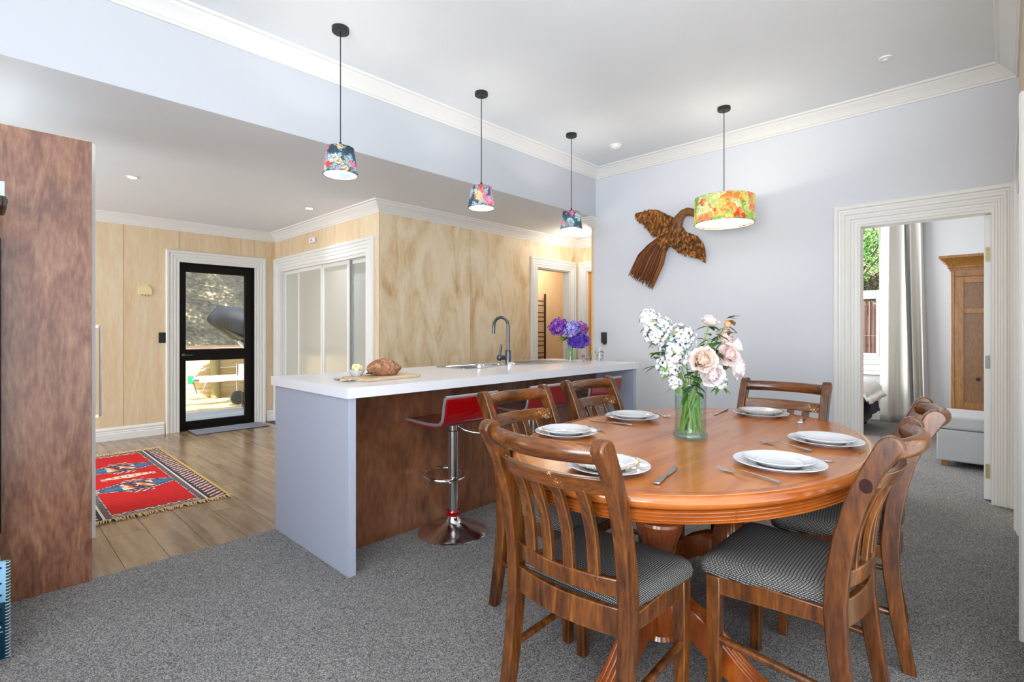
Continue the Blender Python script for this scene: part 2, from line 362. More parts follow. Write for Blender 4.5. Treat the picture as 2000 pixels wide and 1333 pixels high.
CASE = [(0, 0), (0, .016), (.018, .018), (.024, .010), (.040, .010), (.046, .020), (.058, .020), (.063, .013), (.078, .013), (.084, .022), (.104, .022), (.110, .014), (.122, .016), (.128, .028), (.150, .030), (.160, .022), (.160, 0)]
def casing(g, plane, at, n, a0, a1, zt, w=.16, z0=0, bottom=False):
    """moulded surround; plane 'x' or 'y', face position `at`, outward sign n, opening a0..a1 up to zt"""
    k = w/.16; prof = [(o*k, d) for o, d in CASE]
    def P(a, z, d): return (at+n*d, a, z) if plane == 'x' else (a, at+n*d, z)
    rings = []
    if bottom:
        for sa, sz in ((-1, -1), (-1, 1), (1, 1), (1, -1)):
            rings.append([P((a0 if sa < 0 else a1)+sa*o, (zt if sz > 0 else z0)+sz*o, d) for o, d in prof])
        return g.loft(rings, loop=True)
    rings.append([P(a0-o, z0, d) for o, d in prof]); rings.append([P(a0-o, zt+o, d) for o, d in prof])
    rings.append([P(a1+o, zt+o, d) for o, d in prof]); rings.append([P(a1+o, z0, d) for o, d in prof])
    return g.loft(rings)

# ------------------------------------------------------------------ room shell
XB = 4.826       # bird wall face
CE, LC = 3.0, 2.47
g = G(); g.box(-3.2, XB, -3.6, 3.17, -.06, 0); g.box(XB, 8.45, -1.5, 3.2, -.06, 0)
struct('floor', g, M['carpet'])
g = G(); g.box(-2.6, 7.3, 3.17, 7.12, -.06, -.004)
vf = struct('floor', g, mat('vinyl_joint', (70, 52, 40), 0.6))
first = None; pw = .19; pl = 1.22
for i in range(16):
    off = -random.random()*pl; y = 3.17+off; x = -.25+i*pw
    if x+pw > 2.75: break
    while y < 7.0:
        a, b = max(y, 3.17), min(y+pl, 7.0)
        if b-a > .02:
            G().box(-pw/2+.0012, pw/2-.0012, 0, b-a-.002, -.004, 0).build('plank', M['plank'], vf, loc=(x+pw/2, a, 0))
        y += pl
g = G(); g.box(-3.2, XB+.12, -3.6, 3.45, CE, CE+.1); struct('ceiling', g, M['ceiling'])
g = G(); g.box(-3.2, 7.3, 3.3275, 7.12, LC, LC+.1); struct('ceiling', g, M['ceiling'])
g = G(); g.box(XB+.12, 8.5, -1.5, 3.3, 2.75, 2.85); struct('ceiling', g, M['ceiling'])
# upper wall over the bench
struct('wall_upper', G().box(-3.2, XB+.12, 3.326, 3.45, LC+.002, CE), mat('pale_blue_paint_darkened', (202, 206, 212), .85))  # same paint as the bird wall, darkened to offset excess light on it
# bird wall with the bedroom doorway
D3a, D3b, D3z = .0635, .839, 2.032
g = G(); g.box(XB, XB+.12, D3b, 3.35, 0, CE); g.box(XB, XB+.12, -.19, D3a-.002, 0, CE); g.box(XB, XB+.12, D3a-.002, D3b, D3z, CE)
wb = struct('wall_back', g, M['blue'])
g = G(); g.box(XB, XB+.126, 3.3505, 3.386, 0, LC); struct('wall_end', g, M['ply'])
# bedroom side skin in grey is the same wall; bedroom other walls
g = G(); g.box(8.369, 8.49, -1.5, 1.16, 0, 2.75); g.box(8.369, 8.49, 2.75, 3.3, 0, 2.75); g.box(8.369, 8.49, 1.16, 2.75, 0, .80); g.box(8.369, 8.49, 1.16, 2.75, 2.66, 2.75)
struct('wall_bedroom', g, M['bedwall'])
struct('wall_bedroom_side', G().box(XB+.12, 8.37, -1.6, -1.5, 0, 2.75), M['bedwall'])
struct('wall_bedroom_far', G().box(XB+.12, 8.37, 3.0, 3.1, 0, 2.75), M['bedwall'])
# right wall (grazing): ply with a cased white door
struct('wall_right', G().box(2.2, XB, -.19, -.07, 0, CE), M['ply'])
# living room behind the camera: walls with large windows
g = G(); g.box(-3.3, -2.1, -3.7, -3.6, 0, CE); g.box(2.4, 3.2, -3.7, -3.6, 0, CE); g.box(-2.1, 2.4, -3.7, -3.6, 2.5, CE); g.box(-2.1, 2.4, -3.7, -3.6, 0, .2)
struct('wall_south', g, M['blue'])
g = G(); g.box(-3.3, -3.2, -3.6, -2.75, 0, CE); g.box(-3.3, -3.2, .75, 3.33, 0, CE); g.box(-3.3, -3.2, -2.75, .75, 2.5, CE); g.box(-3.3, -3.2, -2.75, .75, 0, .2)
struct('wall_west', g, M['blue'])
struct('wall_east', G().box(3.1, 3.2, -3.6, -.19, 0, CE), M['blue'])
g = G(); g.box(-2.7, -2.6, 3.33, 4.1, 0, LC); g.box(-2.7, -2.6, 6.5, 7.1, 0, LC); g.box(-2.7, -2.6, 4.1, 6.5, 0, .6); g.box(-2.7, -2.6, 4.1, 6.5, 2.2, LC); g.box(-3.2, -2.6, 3.326, 3.42, 0, LC)
struct('wall_kitchen', g, M['blue'])
# exterior door wall: ply sheets
YE = 7.0; E0, E1, EZ = 1.632, 2.47, 2.0
g = G(); g.box(-2.6, E0, YE, YE+.12, 0, LC); g.box(E1, 2.9, YE, YE+.12, 0, LC); g.box(E0, E1, YE, YE+.12, EZ, LC)
wl = struct('wall_left', g, mat('ply_joint', (150, 120, 84), 0.8))
def sheets(parent, plane, at, n, spans, m, th=.008):
    for a0, a1, z0, z1 in spans:
        q = G()
        lo, hi = sorted((at, at+n*th))
        if plane == 'y': q.box(a0+.0015, a1-.0015, lo, hi, z0, z1)
        else: q.box(lo, hi, a0+.0015, a1-.0015, z0, z1)
        q.build('panel', m, parent, bevel=.001, seg=1)
sheets(wl, 'y', YE, -1, [(-2.6, -1.3, 0, LC), (-1.3, -.1, 0, LC), (-.1, 1.104, 0, LC), (1.104, E0, 0, LC), (E0, 2.31, EZ, LC), (2.31, E1, EZ, LC), (E1, 2.74, 0, LC)], M['ply'])
# closet wall
XC = 2.74; C0, C1, CZ = 4.669, 6.84, 1.99
g = G(); g.box(XC, XC+.1, 4.45, C0, 0, LC); g.box(XC, XC+.1, C1, YE, 0, LC); g.box(XC, XC+.1, C0, C1, CZ, LC); g.box(XC+.30, XC+.34, C0-.1, C1+.1, 0, LC)
wc = struct('wall_closet', g, bpy.data.materials['ply_joint'])
sheets(wc, 'x', XC, -1, [(4.45-.008, C0, 0, CZ), (4.45-.008, 5.72, CZ, LC), (5.72, YE, CZ, LC), (C1, YE, 0, CZ)], M['ply'])
# main ply wall behind the bench
YP = 4.45; P0, P1, PZ = 5.098, 5.804, 2.03
g = G(); g.box(XC+.1, P0, YP, YP+.1, 0, LC); g.box(P1, 6.05, YP, YP+.1, 0, LC); g.box(P0, P1, YP, YP+.1, PZ, LC)
wp = struct('wall_far', g, bpy.data.materials['ply_joint'])
sheets(wp, 'y', YP, -1, [(XC, 3.93, 0, LC), (3.93, P0, 0, LC), (P0, P1, PZ, LC), (P1, 5.95, 0, LC)], M['plystain'])
g = G(); g.box(5.95, 6.05, 3.386, 3.45, 0, LC); g.box(5.95, 6.05, 4.25, 4.45, 0, LC); g.box(5.95, 6.05, 3.45, 4.25, 2.03, LC)
wh = struct('wall_hall', g, bpy.data.materials['ply_joint'])
sheets(wh, 'x', 5.95, -1, [(4.25, 4.45, 0, LC), (3.45, 4.25, 2.03, LC)], M['plystain'])
struct('wall_hall_side', G().box(XB+.126, 6.05, 3.34, 3.386, 0, LC), M['ply'])
g = G(); g.box(4.6, 7.3, 5.5, 5.6, 0, LC); g.box(7.2, 7.3, 3.3, 5.5, 0, LC)
struct('wall_bathroom', g, M['plywarm'])
# cornices
CORN = [(0, -.105), (.012, -.105), (.016, -.092), (.024, -.088), (.034, -.07), (.075, -.034), (.086, -.026), (.092, -.016), (.108, -.013), (.115, 0), (0, 0)]
struct('trim_1', sweep([(-3.2, 3.326), (XB, 3.326), (XB, -.07), (2.2, -.07)], CORN, CE-.0005), M['trim'], smooth=True, sharp=25)
struct('trim_2', sweep([(-2.6, YE), (XC, YE), (XC, YP), (5.95, YP), (5.95, 3.386), (XB, 3.386), (XB, 3.30)], CORN, LC-.0005), M['trim'], smooth=True, sharp=25)
BASE = [(0, 0), (.02, 0), (.02, .07), (.014, .078), (.018, .088), (.012, .10), (.016, .115), (.008, .135), (0, .14)]
struct('baseboard_left', sweep([(-2.6, YE-.008), (E0-.15, YE-.008)], BASE), M['trim'])
struct('baseboard_corner', sweep([(E1+.15, YE-.008), (XC, YE-.008)], BASE), M['trim'])
struct('baseboard_back', sweep([(XB, 3.35), (XB, 1.0)], BASE), M['trim'])
struct('baseboard_far', sweep([(XC, YP-.008), (P0-.13, YP-.008)], BASE), M['trim'])
struct('baseboard_bedroom', sweep([(8.369, 3.0), (8.369, -1.5)], BASE), M['trim'])

# ------------------------------------------------------------------ doors and windows
# door_1: glazed exterior door
d1 = struct('door_1'); d1.location = (E0, YE, 0)
wE = E1-E0
g = G(); casing(g, 'y', -.008, -1, 0, wE, EZ, .135); g.build('casing', M['white'], d1, smooth=True, sharp=20)
g = G(); g.box(0, .012, -.006, .11, 0, EZ-.012); g.box(wE-.012, wE, -.006, .11, 0, EZ-.012); g.box(0, wE, -.006, .11, EZ-.012, EZ); g.build('jamb', M['darkframe'], d1)
g = G()
g.box(.012, .078, .03, .075, .02, EZ-.012); g.box(wE-.102, wE-.012, .03, .075, .02, EZ-.012); g.box(.078, wE-.102, .03, .075, EZ-.105, EZ-.012)
g.box(.078, wE-.102, .03, .075, .02, .105); g.box(.078, wE-.102, .03, .075, .83, .965); g.box(0, wE, -.012, .12, 0, .02)
g.build('frame', M['darkframe'], d1, bevel=.003)
G().box(.078, wE-.102, .05, .056, .105, .83).build('pane', M['pane'], d1)
G().box(.078, wE-.102, .05, .056, .965, EZ-.105).build('pane', M['pane'], d1)
g = G(); g.lathe([(0, 0), (.020, 0), (.020, .008), (.01, .01), (.01, .04), (0, .04)], n=16, mtx=Matrix.Translation((.055, .03, .90)) @ Matrix.Rotation(PI/2, 4, 'X'))
g.tube([(.055, -.008, .90), (.10, -.012, .90), (.14, -.006, .897)], .007); g.build('handle', M['gun'], d1, smooth=True)
# door_2: sliding closet doors with frosted panels
d2 = struct('door_2'); d2.location = (XC, C0, 0)
wC = C1-C0
g = G(); casing(g, 'x', -.008, -1, 0, wC, CZ, .15); g.build('casing', M['white'], d2, smooth=True, sharp=20)
g = G(); g.box(-.01, .14, 0, .02, 0, CZ-.03); g.box(-.01, .14, wC-.02, wC, 0, CZ-.03); g.box(-.01, .14, 0, wC, CZ-.03, CZ); g.box(.0, .14, .02, wC-.02, 0, .02); g.build('jamb', M['white'], d2)
for k, (a, b, dx) in enumerate([(.02, .52, .09), (.47, 1.075, .045), (1.065, 1.71, .03), (1.69, wC-.02, .05)]):
    fr = G(); t = .035
    fr.box(dx, dx+.022, a, a+t, .02, CZ-.03); fr.box(dx, dx+.022, b-t, b, .02, CZ-.03); fr.box(dx, dx+.022, a+t, b-t, .02, .07); fr.box(dx, dx+.022, a+t, b-t, CZ-.07, CZ-.03)
    f = fr.build('frame', M['white'], d2, bevel=.002)
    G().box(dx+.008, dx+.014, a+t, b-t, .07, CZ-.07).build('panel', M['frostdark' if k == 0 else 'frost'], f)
# door_3: cased opening to the bedroom
d3 = struct('door_3'); d3.location = (XB, 0, 0)
g = G(); casing(g, 'x', 0, -1, D3a, D3b, D3z, .165)
for i in range(len(g.v)):   # narrower casing where the corner is close
    if g.v[i][1] < D3a: g.v[i] = (g.v[i][0], D3a-(D3a-g.v[i][1])*.69, g.v[i][2])
g.build('casing', M['white'], d3, smooth=True, sharp=20)
g = G(); g.box(-.004, .126, D3b-.018, D3b, 0, D3z-.018); g.box(-.004, .126, D3a-.002, D3a+.002, 0, D3z-.018); g.box(-.004, .126, D3a-.002, D3b, D3z-.018, D3z)
g.build('jamb', M['white'], d3)
lf = G().box(.07, .81, D3a+.003, D3a+.041, .012, D3z-.022).build('door_leaf', M['white'], d3, bevel=.002)
for z in (1.68, .16):
    h = G(); h.box(.066, .0702, D3a+.010, D3a+.032, z, z+.10)
    for q in (.02, .05, .08): h.lathe([(0, 0), (.004, 0), (.004, .002), (0, .003)], n=8, mtx=Matrix.Translation((.066, D3a+.021, z+q)) @ Matrix.Rotation(-PI/2, 4, 'Y'))
    h.build('hinge', M['brass'], lf)
G().box(.066, .0702, D3a+.010, D3a+.032, .93, 1.02).build('strike_plate', mat('dull_steel', (120, 122, 122), .4, .6), lf, bevel=.004)
# door_4 bathroom doorway, door_5 hall doorway with orange timber leaf
d4 = struct('door_4'); d4.location = (P0, YP, 0)
g = G(); casing(g, 'y', -.008, -1, 0, P1-P0, PZ, .13); g.build('casing', M['white'], d4, smooth=True, sharp=20)
g = G(); g.box(0, .015, -.006, .1, 0, PZ-.015); g.box(P1-P0-.015, P1-P0, -.006, .1, 0, PZ-.015); g.box(0, P1-P0, -.006, .1, PZ-.015, PZ); g.build('jamb', M['white'], d4)
d5 = struct('door_5'); d5.location = (5.95, 3.45, 0)
g = G(); casing(g, 'x', -.008, -1, -.02, .80, 2.03, .13)
for i in range(len(g.v)):
    if g.v[i][1] < -.06: g.v[i] = (g.v[i][0], -.06, g.v[i][2])
g.build('casing', M['white'], d5, smooth=True, sharp=20)
g = G(); g.box(-.006, .1, .785, .80, 0, 2.015); g.box(-.006, .1, -.02, -.005, 0, 2.015); g.box(-.006, .1, -.02, .80, 2.015, 2.03); g.build('jamb', M['white'], d5)
G().box(.03, .068, -.005, .785, .01, 2.015).build('door_leaf', M['orangedoor'], d5)
# door_6: the cased door in the right wall
d6 = struct('door_6'); d6.location = (2.9, -.07, 0)
g = G(); casing(g, 'y', 0, 1, 0, 1.3, 2.0, .12); g.build('casing', M['white'], d6, smooth=True, sharp=20)
G().box(0, 1.3, .002, .008, .005, 2.0).build('door_leaf', M['white'], d6)
# window_1 in the bedroom
w1 = struct('window_1'); w1.location = (8.369, 1.16, 0)
g = G(); casing(g, 'x', 0, -1, 0, 1.59, 2.66, .06, .80, bottom=True)
g.box(-.05, .0, -.08, 1.67, .74, .80); g.box(-.03, .0, -.06, 1.65, .60, .74); g.box(-.04, 0, -.06, 1.65, .66, .69)
g.build('casing', M['white'], w1)
g = G(); g.box(.02, .08, 0, .05, .80, 2.66); g.box(.02, .08, 1.54, 1.59, .80, 2.66); g.box(.02, .08, .05, 1.54, .80, .85); g.box(.02, .08, .05, 1.54, 1.66, 1.74); g.box(.02, .08, .05, 1.54, 2.61, 2.66)
g.build('window_frame', M['white'], w1, bevel=.004)
g = G(); g.box(.0, .04, .05, .085, .85, 1.66); g.box(.0, .04, .78, .815, .85, 1.66); g.box(.0, .04, .085, .78, .85, .885); g.box(.0, .04, .085, .78, 1.625, 1.66)
g.build('sash', M['white'], w1, bevel=.003)
G().box(.05, .055, .05, 1.54, .85, 1.66).build('pane', M['pane'], w1)
G().box(.05, .055, .05, 1.54, 1.74, 2.61).build('pane', M['pane'], w1)
G().tube([(-.01, .25, .86), (-.04, .25, .85), (-.045, .25, .80)], .006).build('window_stay', M['black'], w1)
# big windows behind the camera
for nm, loc, rz, ww in (('window_2', (-2.1, -3.6, 0), 0, 4.5), ('window_3', (-3.2, .75, 0), -PI/2, 3.5)):
    w = struct(nm); w.location = loc; w.rotation_euler = (0, 0, rz)
    g = G()
    for a in (0, ww/3, 2*ww/3, ww-.06): g.box(a, a+.06, -.08, -.02, .2, 2.5)
    g.box(0, ww, -.08, -.02, .2, .26); g.box(0, ww, -.08, -.02, 2.44, 2.5)
    g.build('window_frame', M['darkframe'], w)

struct('floor_bounce_panel', G().box(-2.8, 2.9, -3.5, -.9, 0, .006), mat('bounce_panel_cream', (236, 234, 228), .9))  # unseen pale sheet added to bounce sunlight up to the ceiling
# ------------------------------------------------------------------ ceiling lights
def pendant(x, y, label, zt, zb, rt, rb, shade, group, power, rot):
    t = thing('pendant_lamp', label, 'lamp', (x, y, CE), rot, group)
    G().lathe([(0, 0), (.05, 0), (.05, -.024), (.046, -.028), (0, -.028)], n=32).build('canopy', M['black'], t, smooth=True)
    top = zt-CE; bot = zb-CE
    G().tube([(0, 0, -.028), (0, 0, top+.03)], .0032, 8).build('cord', M['black'], t)
    G().lathe([(0, top+.035), (.007, top+.035), (.01, top+.01), (.018, top), (.018, top-.04), (0, top-.04)], n=16).build('lamp_holder', M['black'], t, smooth=True)
    big = rb > .15
    s = G().lathe([(rt, top), (rb, bot), (rb-.003, bot), (rt-.003, top), (rt, top)], n=64).build('shade', shade, t, smooth=True)
    g = G()
    g.lathe([(rt-.002, top-.004), (rt-.002, top), (rt-.006, top), (rt-.006, top-.004), (rt-.002, top-.004)], n=48)
    for k in range(3):
        a = k*2*PI/3; g.tube([(.018*math.cos(a), .018*math.sin(a), top-.003), ((rt-.004)*math.cos(a), (rt-.004)*math.sin(a), top-.003)], .0018, 6)
    g.build('shade_frame', M['white'], s)
    g = G(); g.lathe([(rb-.003, bot+.004), (rb-.003, bot), (rb-.008, bot), (rb-.008, bot+.004), (rb-.003, bot+.004)], n=48)
    g.build('shade_ring', M['white'], s)
    bm_ = mat('bulb_glow', (255, 246, 228), 0.5, emit=((255, 246, 230), 60 if not big else 14))
    if big:   # frosted diffuser disc closes the drum
        G().lathe([(0, bot+.014), (rb-.01, bot+.014), (rb-.01, bot+.018), (0, bot+.018)], n=48).build('diffuser', mat('diffuser_glow', (255, 250, 240), .6, emit=((255, 250, 240), 2.2)), t)
        G().sphere((0, 0, (top+bot)/2), .035, 16, 10).build('bulb', bm_, t, smooth=True)
    else:
        G().sphere((0, 0, bot+.045), .034, 16, 10).build('bulb', bm_, t, smooth=True)
    l = light('pendant_bulb', 'POINT', (0, 0, (bot+.06) if not big else (top+bot)/2+.02), power, (1, .96, .90), .036)
    l.parent = t; return t
dk = [(0, (78, 98, 108)), (.16, (146, 166, 172)), (.30, (224, 96, 84)), (.40, (186, 198, 202)), (.54, (214, 140, 168)), (.64, (74, 90, 102)), (.74, (224, 208, 176)), (.84, (176, 172, 188))]
br = [(0, (232, 92, 60)), (.13, (176, 206, 120)), (.30, (246, 222, 140)), (.44, (240, 150, 130)), (.56, (236, 236, 190)), (.68, (136, 182, 96)), (.80, (244, 168, 84)), (.90, (238, 236, 214))]
sd = shade_mat('dark_floral_shade', dk, 24, .6, line=(58, 76, 86)); sb = shade_mat('bright_floral_shade', br, 15, .42, line=(196, 214, 150))
for x, y, lab, rot in ((1.494, 2.853, 'small dark floral pendant lamp above the bread, at the left end of the bench', 0), (2.639, 2.858, 'small dark floral pendant lamp above the sink, middle of the bench row', 2.1), (3.77, 2.867, 'small dark floral pendant lamp above the hydrangeas, next to the pale blue wall', 4.0)):
    pendant(x, y, lab, 2.283, 2.124, .078, .101, sd, 'small floral pendants over the bench', 14.0, rot)
pendant(4.174, 1.635, 'wide bright orange and green floral drum pendant beside the bird sculpture', 2.268, 2.055, .225, .228, sb, None, 7.5, .4)
for x, y, lab in ((.882, 5.218, 'lit recessed downlight nearest the tall dark panel'), (2.387, 5.225, 'lit recessed downlight in the low ceiling near the white closet')):
    t = thing('downlight', lab, 'light', (x, y, LC), 0, 'recessed downlights in the low ceiling')
    G().lathe([(.032, 0), (.045, 0), (.045, -.004), (.036, -.006), (.032, -.004)], n=32).build('trim_ring', M['white'], t, smooth=True)
    G().lathe([(0, -.002), (.033, -.002), (.033, 0), (0, 0)], n=32).build('lens', mat('downlight_glow', (255, 250, 240), .5, emit=((255, 250, 242), 40)), t)
    l = light('downlight_beam', 'SPOT', (0, 0, -.012), 26, (.97, .985, 1), .04, direction=(0, 0, -1), spot_size=1.9, spot_blend=1); l.parent = t
t = thing('smoke_detector', 'round white smoke alarm on the ceiling near the room corner cornice', 'detector', (4.294, 2.878-.15, CE))
G().lathe([(0, 0), (.055, 0), (.055, -.012), (.045, -.014), (.045, -.03), (.036, -.036), (0, -.036)], n=32).build('body', M['plastic'], t, smooth=True)
G().lathe([(0, -.036), (.012, -.036), (.012, -.04), (0, -.04)], n=16).build('button', M['plastic'], t)
t = thing('ceiling_sensor', 'small white ceiling sensor disc above the bedroom doorway', 'detector', (4.153, .566, CE))
G().lathe([(0, 0), (.04, 0), (.038, -.008), (.02, -.012), (0, -.012)], n=32).build('body', M['plastic'], t, smooth=True)
G().lathe([(0, -.012), (.014, -.012), (.012, -.018), (0, -.02)], n=16).build('lens', M['plastic'], t)
# bathroom and hall lamps beyond the far doorway
light('bathroom_lamp', 'POINT', (6.2, 5.0, 2.2), 11, (1, .92, .80), .15)
light('hall_lamp', 'POINT', (5.4, 3.95, 2.3), 5, (1, .93, .84), .1)
#__PART2__
# ------------------------------------------------------------------ kitchen bench
t = thing('kitchen_bench', 'long kitchen bench cabinet with pale blue grey ends and dark stained ply front', 'cabinet', (1.239, 2.285, 0))
G().box(0, .039, 0, .885, 0, .868).build('end_panel', M['bluegrey'], t, bevel=.0015)
G().box(2.641, 2.681, 0, .885, 0, .868).build('end_panel', M['bluegrey'], t, bevel=.0015)
G().box(.040, 1.2745, .275, .293, .0, .868).build('front_panel', M['darkply'], t)
G().box(1.2765, 2.48, .275, .293, .0, .868).build('front_panel', M['darkply'], t)
G().box(2.482, 2.64, .275, .293, .0, .868).build('filler_panel', M['bluegrey'], t)
g = G(); g.box(.04, 2.64, .293, .32, .05, .85); g.box(.04, 2.64, .85, .87, .1, .76); g.build('carcass', M['bluegrey'], t)
for k in range(5): G().box(.042+k*.52, .042+k*.52+.516, .87, .886, .11, .86).build('door', M['bluegrey'], t, bevel=.002)
t = thing('worktop', 'thick white speckled stone worktop along the kitchen bench', 'worktop', (1.225, 2.27, .868))
g = G(); wx, wy = 2.71, .93
SX0, SX1, SY0, SY1 = 1.18, 2.50, .50, .84
g.box(0, SX0, 0, wy, 0, .052); g.box(SX1, wx, 0, wy, 0, .052); g.box(SX0, SX1, 0, SY0, 0, .052); g.box(SX0, SX1, SY1, wy, 0, .052)
bmw = g.build('slab', M['quartz'], t)
# sink
t = thing('sink', 'stainless steel double sink with ribbed drainer set in the white worktop', 'sink', (1.225+SX0, 2.27+SY0, .92))
sw, sd_ = SX1-SX0, SY1-SY0
g = G(); rings = []
for w_, d_, z, r in ((sw+.03, sd_+.03, .001, .05), (sw+.026, sd_+.026, .005, .05), (sw+.0, sd_+.0, .004, .04)):
    rings.append([(x, y, z) for x, y in rect_ring(w_, d_, r, 5, sw/2, sd_/2)])
g.loft(rings, cap=False)
def bowl(g, cx, w_, d_, dep, r=.05):
    rs = []
    for k, z in ((0, .003), (.004, -.002), (.008, -dep+.02), (.025, -dep)):
        rs.append([(x, y, z) for x, y in rect_ring(w_-2*k, d_-2*k, r, 5, cx, sd_/2)])
    g.loft(rs, cap=False); g.add(rs[-1], [tuple(range(len(rs[-1])))])
g.build('rim', M['steel'], t, smooth=True)
b = G(); bowl(b, .22, .38, .30, .16); b.build('bowl', M['steel'], t, smooth=True)
b = G(); bowl(b, .54, .18, .28, .12, .04); b.build('bowl', M['steel'], t, smooth=True)
g = G(); y0, y1 = 0.001, sd_-.001
g.box(0, .03, y0, y1, .0, .003); g.box(.41, .45, y0, y1, 0, .003); g.box(.63, sw, y0, y1, -.004, .0025)
g.box(.03, .41, y0, .02, 0, .003); g.box(.03, .41, sd_-.02, y1, 0, .003); g.box(.45, .63, y0, .03, 0, .003); g.box(.45, .63, sd_-.03, y1, 0, .003)
for k in range(14): g.box(.72, sw-.08, .05+k*.018, .056+k*.018, .0025, .0055)
g.build('drainer', M['steel'], t)
for cx in (.22, .54):
    G().lathe([(0, .0), (.045, .0), (.045, .014), (.036, .018), (.030, .026), (0, .028)], c=(cx-.06, .03, .004), n=24).build('waste_plug', M['chrome'], t, smooth=True)
# tap
t = thing('tap', 'tall dark gunmetal gooseneck tap at the edge of the sink', 'tap', (2.87, 2.80, .92), 0)
G().lathe([(0, 0), (.026, 0), (.026, .008), (.023, .012), (.023, .115), (.017, .125), (0, .125)], n=24).build('body', M['gun'], t, smooth=True)
pts = [(0, 0, .12), (0, 0, .24), (0, 0, .31)]
for k in range(1, 12):
    a = PI*k/12; pts.append((-.02*(1-math.cos(a))*.5, .07*(1-math.cos(a)), .31+.07*math.sin(a)))
pts += [(-.02, .14, .31), (-.021, .143, .25)]
G().tube(pts, .0125, 14).build('spout', M['gun'], t, smooth=True)
g = G(); g.tube([(0, 0, .062), (-.02, .062, .062)], .019, 16); g.sphere((-.023, .07, .062), .026, 14, 8)
g.tube([(-.022, .07, .07), (-.024, .062, .12), (-.024, .05, .165)], [.011, .010, .009], 10)
g.build('lever', M['gun'], t, smooth=True)
# bread board, loaf, bowl, butter knife, cloth
t = thing('bread_board', 'pale timber bread board holding a round loaf on the bench', 'board', (1.62, 2.60, .92), .10)
g = G(); rr = rect_ring(.40, .24, .03, 5)
g.loft([[(x, y, 0) for x, y in rr], [(x, y, .018) for x, y in rr]]); g.build('board', wood('board_wood', [(170, 140, 104), (205, 180, 145), (222, 203, 172)], (1, 8, 8), 2.5, .6, 0), t, bevel=.004)
g = G(); g.tube([(-.21, .0, .009), (-.27, .0, .009)], .014, 8, flat=.6); g.build('handle', bpy.data.materials['board_wood'], t, smooth=True)
def wobble(o, s, sc, seed=0):
    from mathutils import noise
    for v in o.data.vertices:
        v.co += v.co.normalized()*0 + Vector(noise.noise_vector(v.co*sc+Vector((seed, 0, 0))))*s
t = thing('bread_loaf', 'round crusty brown flour dusted loaf on the bread board', 'bread', (1.64, 2.61, .938))
lm = wood('crust', [(92, 52, 30), (138, 88, 60), (178, 132, 98), (216, 188, 160)], (1, 1, 1), 12, .85, 0, .4, 2.5, .5)
o = G().sphere((0, 0, .040), .094, 40, 22, sx=1.05, sy=.85, sz=.56).build('crumb', lm, t, smooth=True)
wobble(o, .014, 22)
for v in o.data.vertices: v.co.z = max(0.0, v.co.z)
g = G()
for k in range(3):
    a = .5+k*1.0; g.tube([(.065*math.cos(a), .05*math.sin(a), .074), (.0, .0, .094), (-.055*math.cos(a+.3), -.05*math.sin(a), .076)], [.006, .010, .005], 8, flat=.6)
o = g.build('crust_ridge', lm, t, smooth=True); wobble(o, .006, 40, 3)
t = thing('butter_bowl', 'small white bowl heaped with pale butter curls beside the loaf', 'bowl', (1.492, 2.66, .938))
G().lathe([(0, 0), (.022, 0), (.028, .005), (.042, .026), (.046, .034), (.043, .034), (.03, .012), (0, .008)], n=32).build('bowl', M['china'], t, smooth=True)
bt = mat('butter', (246, 236, 184), .45)
for k in range(9):
    a = k*2.4; r = .022*math.sqrt(k/9)+.004
    G().box(-.012, .012, -.009, .009, -.006, .009, mtx=Matrix.Translation((r*math.cos(a), r*math.sin(a), .036+.022*(1-k/9))) @ Euler((a, k, a*2)).to_matrix().to_4x4()).build('butter_curl', bt, t, bevel=.003)
t = thing('tea_towel', 'folded pale patterned cloth under the butter bowl and knife', 'cloth', (1.475, 2.62, .9205))
g = G()
for i in range(2):
    rg = []
    for k in range(15):
        y = -.10+.2*k/14; x = .0
        rg.append([(-.09+.16*q/10 - i*.008, y*(1-i*.1), .002+i*.007+.0035*math.sin(q*1.7+k*.9)*(.4+i)) for q in range(11)])
    g.loft(rg, closed=False)
o = g.build('cloth', mat('patterned_cloth', (176, 172, 164), .9, noise=.25, nscale=60), t, smooth=True)
so = o.modifiers.new('s', 'SOLIDIFY'); so.thickness = .002
t = thing('butter_knife', 'dark handled butter knife lying against the loaf', 'knife', (1.56, 2.60, .948), .7)
g = G(); g.tube([(-.10, 0, .012), (-.02, 0, .008)], .007, 10, flat=.6); g.build('handle', M['tabledark'], t, smooth=True)
G().box(-.02, .075, -.009, .009, .003, .006).build('blade', M['steel'], t, bevel=.002)
# tumblers
tum = vcol('painted_glass', .2)
def tumbler(x, y, h, r, lab, z=.92):
    t = thing('tumbler', lab, 'glass', (x, y, z), random.random()*6, 'painted tumblers on the bench end')
    G().lathe([(0, .004), (r*.8, .004), (r, h), (r-.0025, h), (r*.8-.003, .009), (0, .009), ], n=32).build('glass', M['glass'], t, smooth=True)
    g = G(); rnd = random.Random(int(x*999))
    for k in range(26):
        a = rnd.random()*2*PI; zz = h*(.12+.7*rnd.random()); c = rnd.choice([(214, 70, 66), (232, 130, 110), (40, 110, 84), (60, 140, 110), (236, 160, 170), (60, 70, 120)])
        rad = r*(.8+.2*zz/h)+.001; s = .0055+.003*rnd.random()
        m_ = Matrix.Rotation(a, 4, 'Z') @ Matrix.Translation((rad, 0, zz)) @ Matrix.Rotation(rnd.random()*3, 4, 'X')
        g.box(-.0006, .0006, -s, s, -s*.6, s*.6, mtx=m_, col=c)
    g.build('painted_flowers', tum, t, kind='stuff')
tumbler(3.66, 2.63, .07, .034, 'short painted glass tumbler beside the hydrangea vase')
tumbler(3.74, 2.66, .07, .034, 'short painted glass tumbler in the middle of the three glasses')
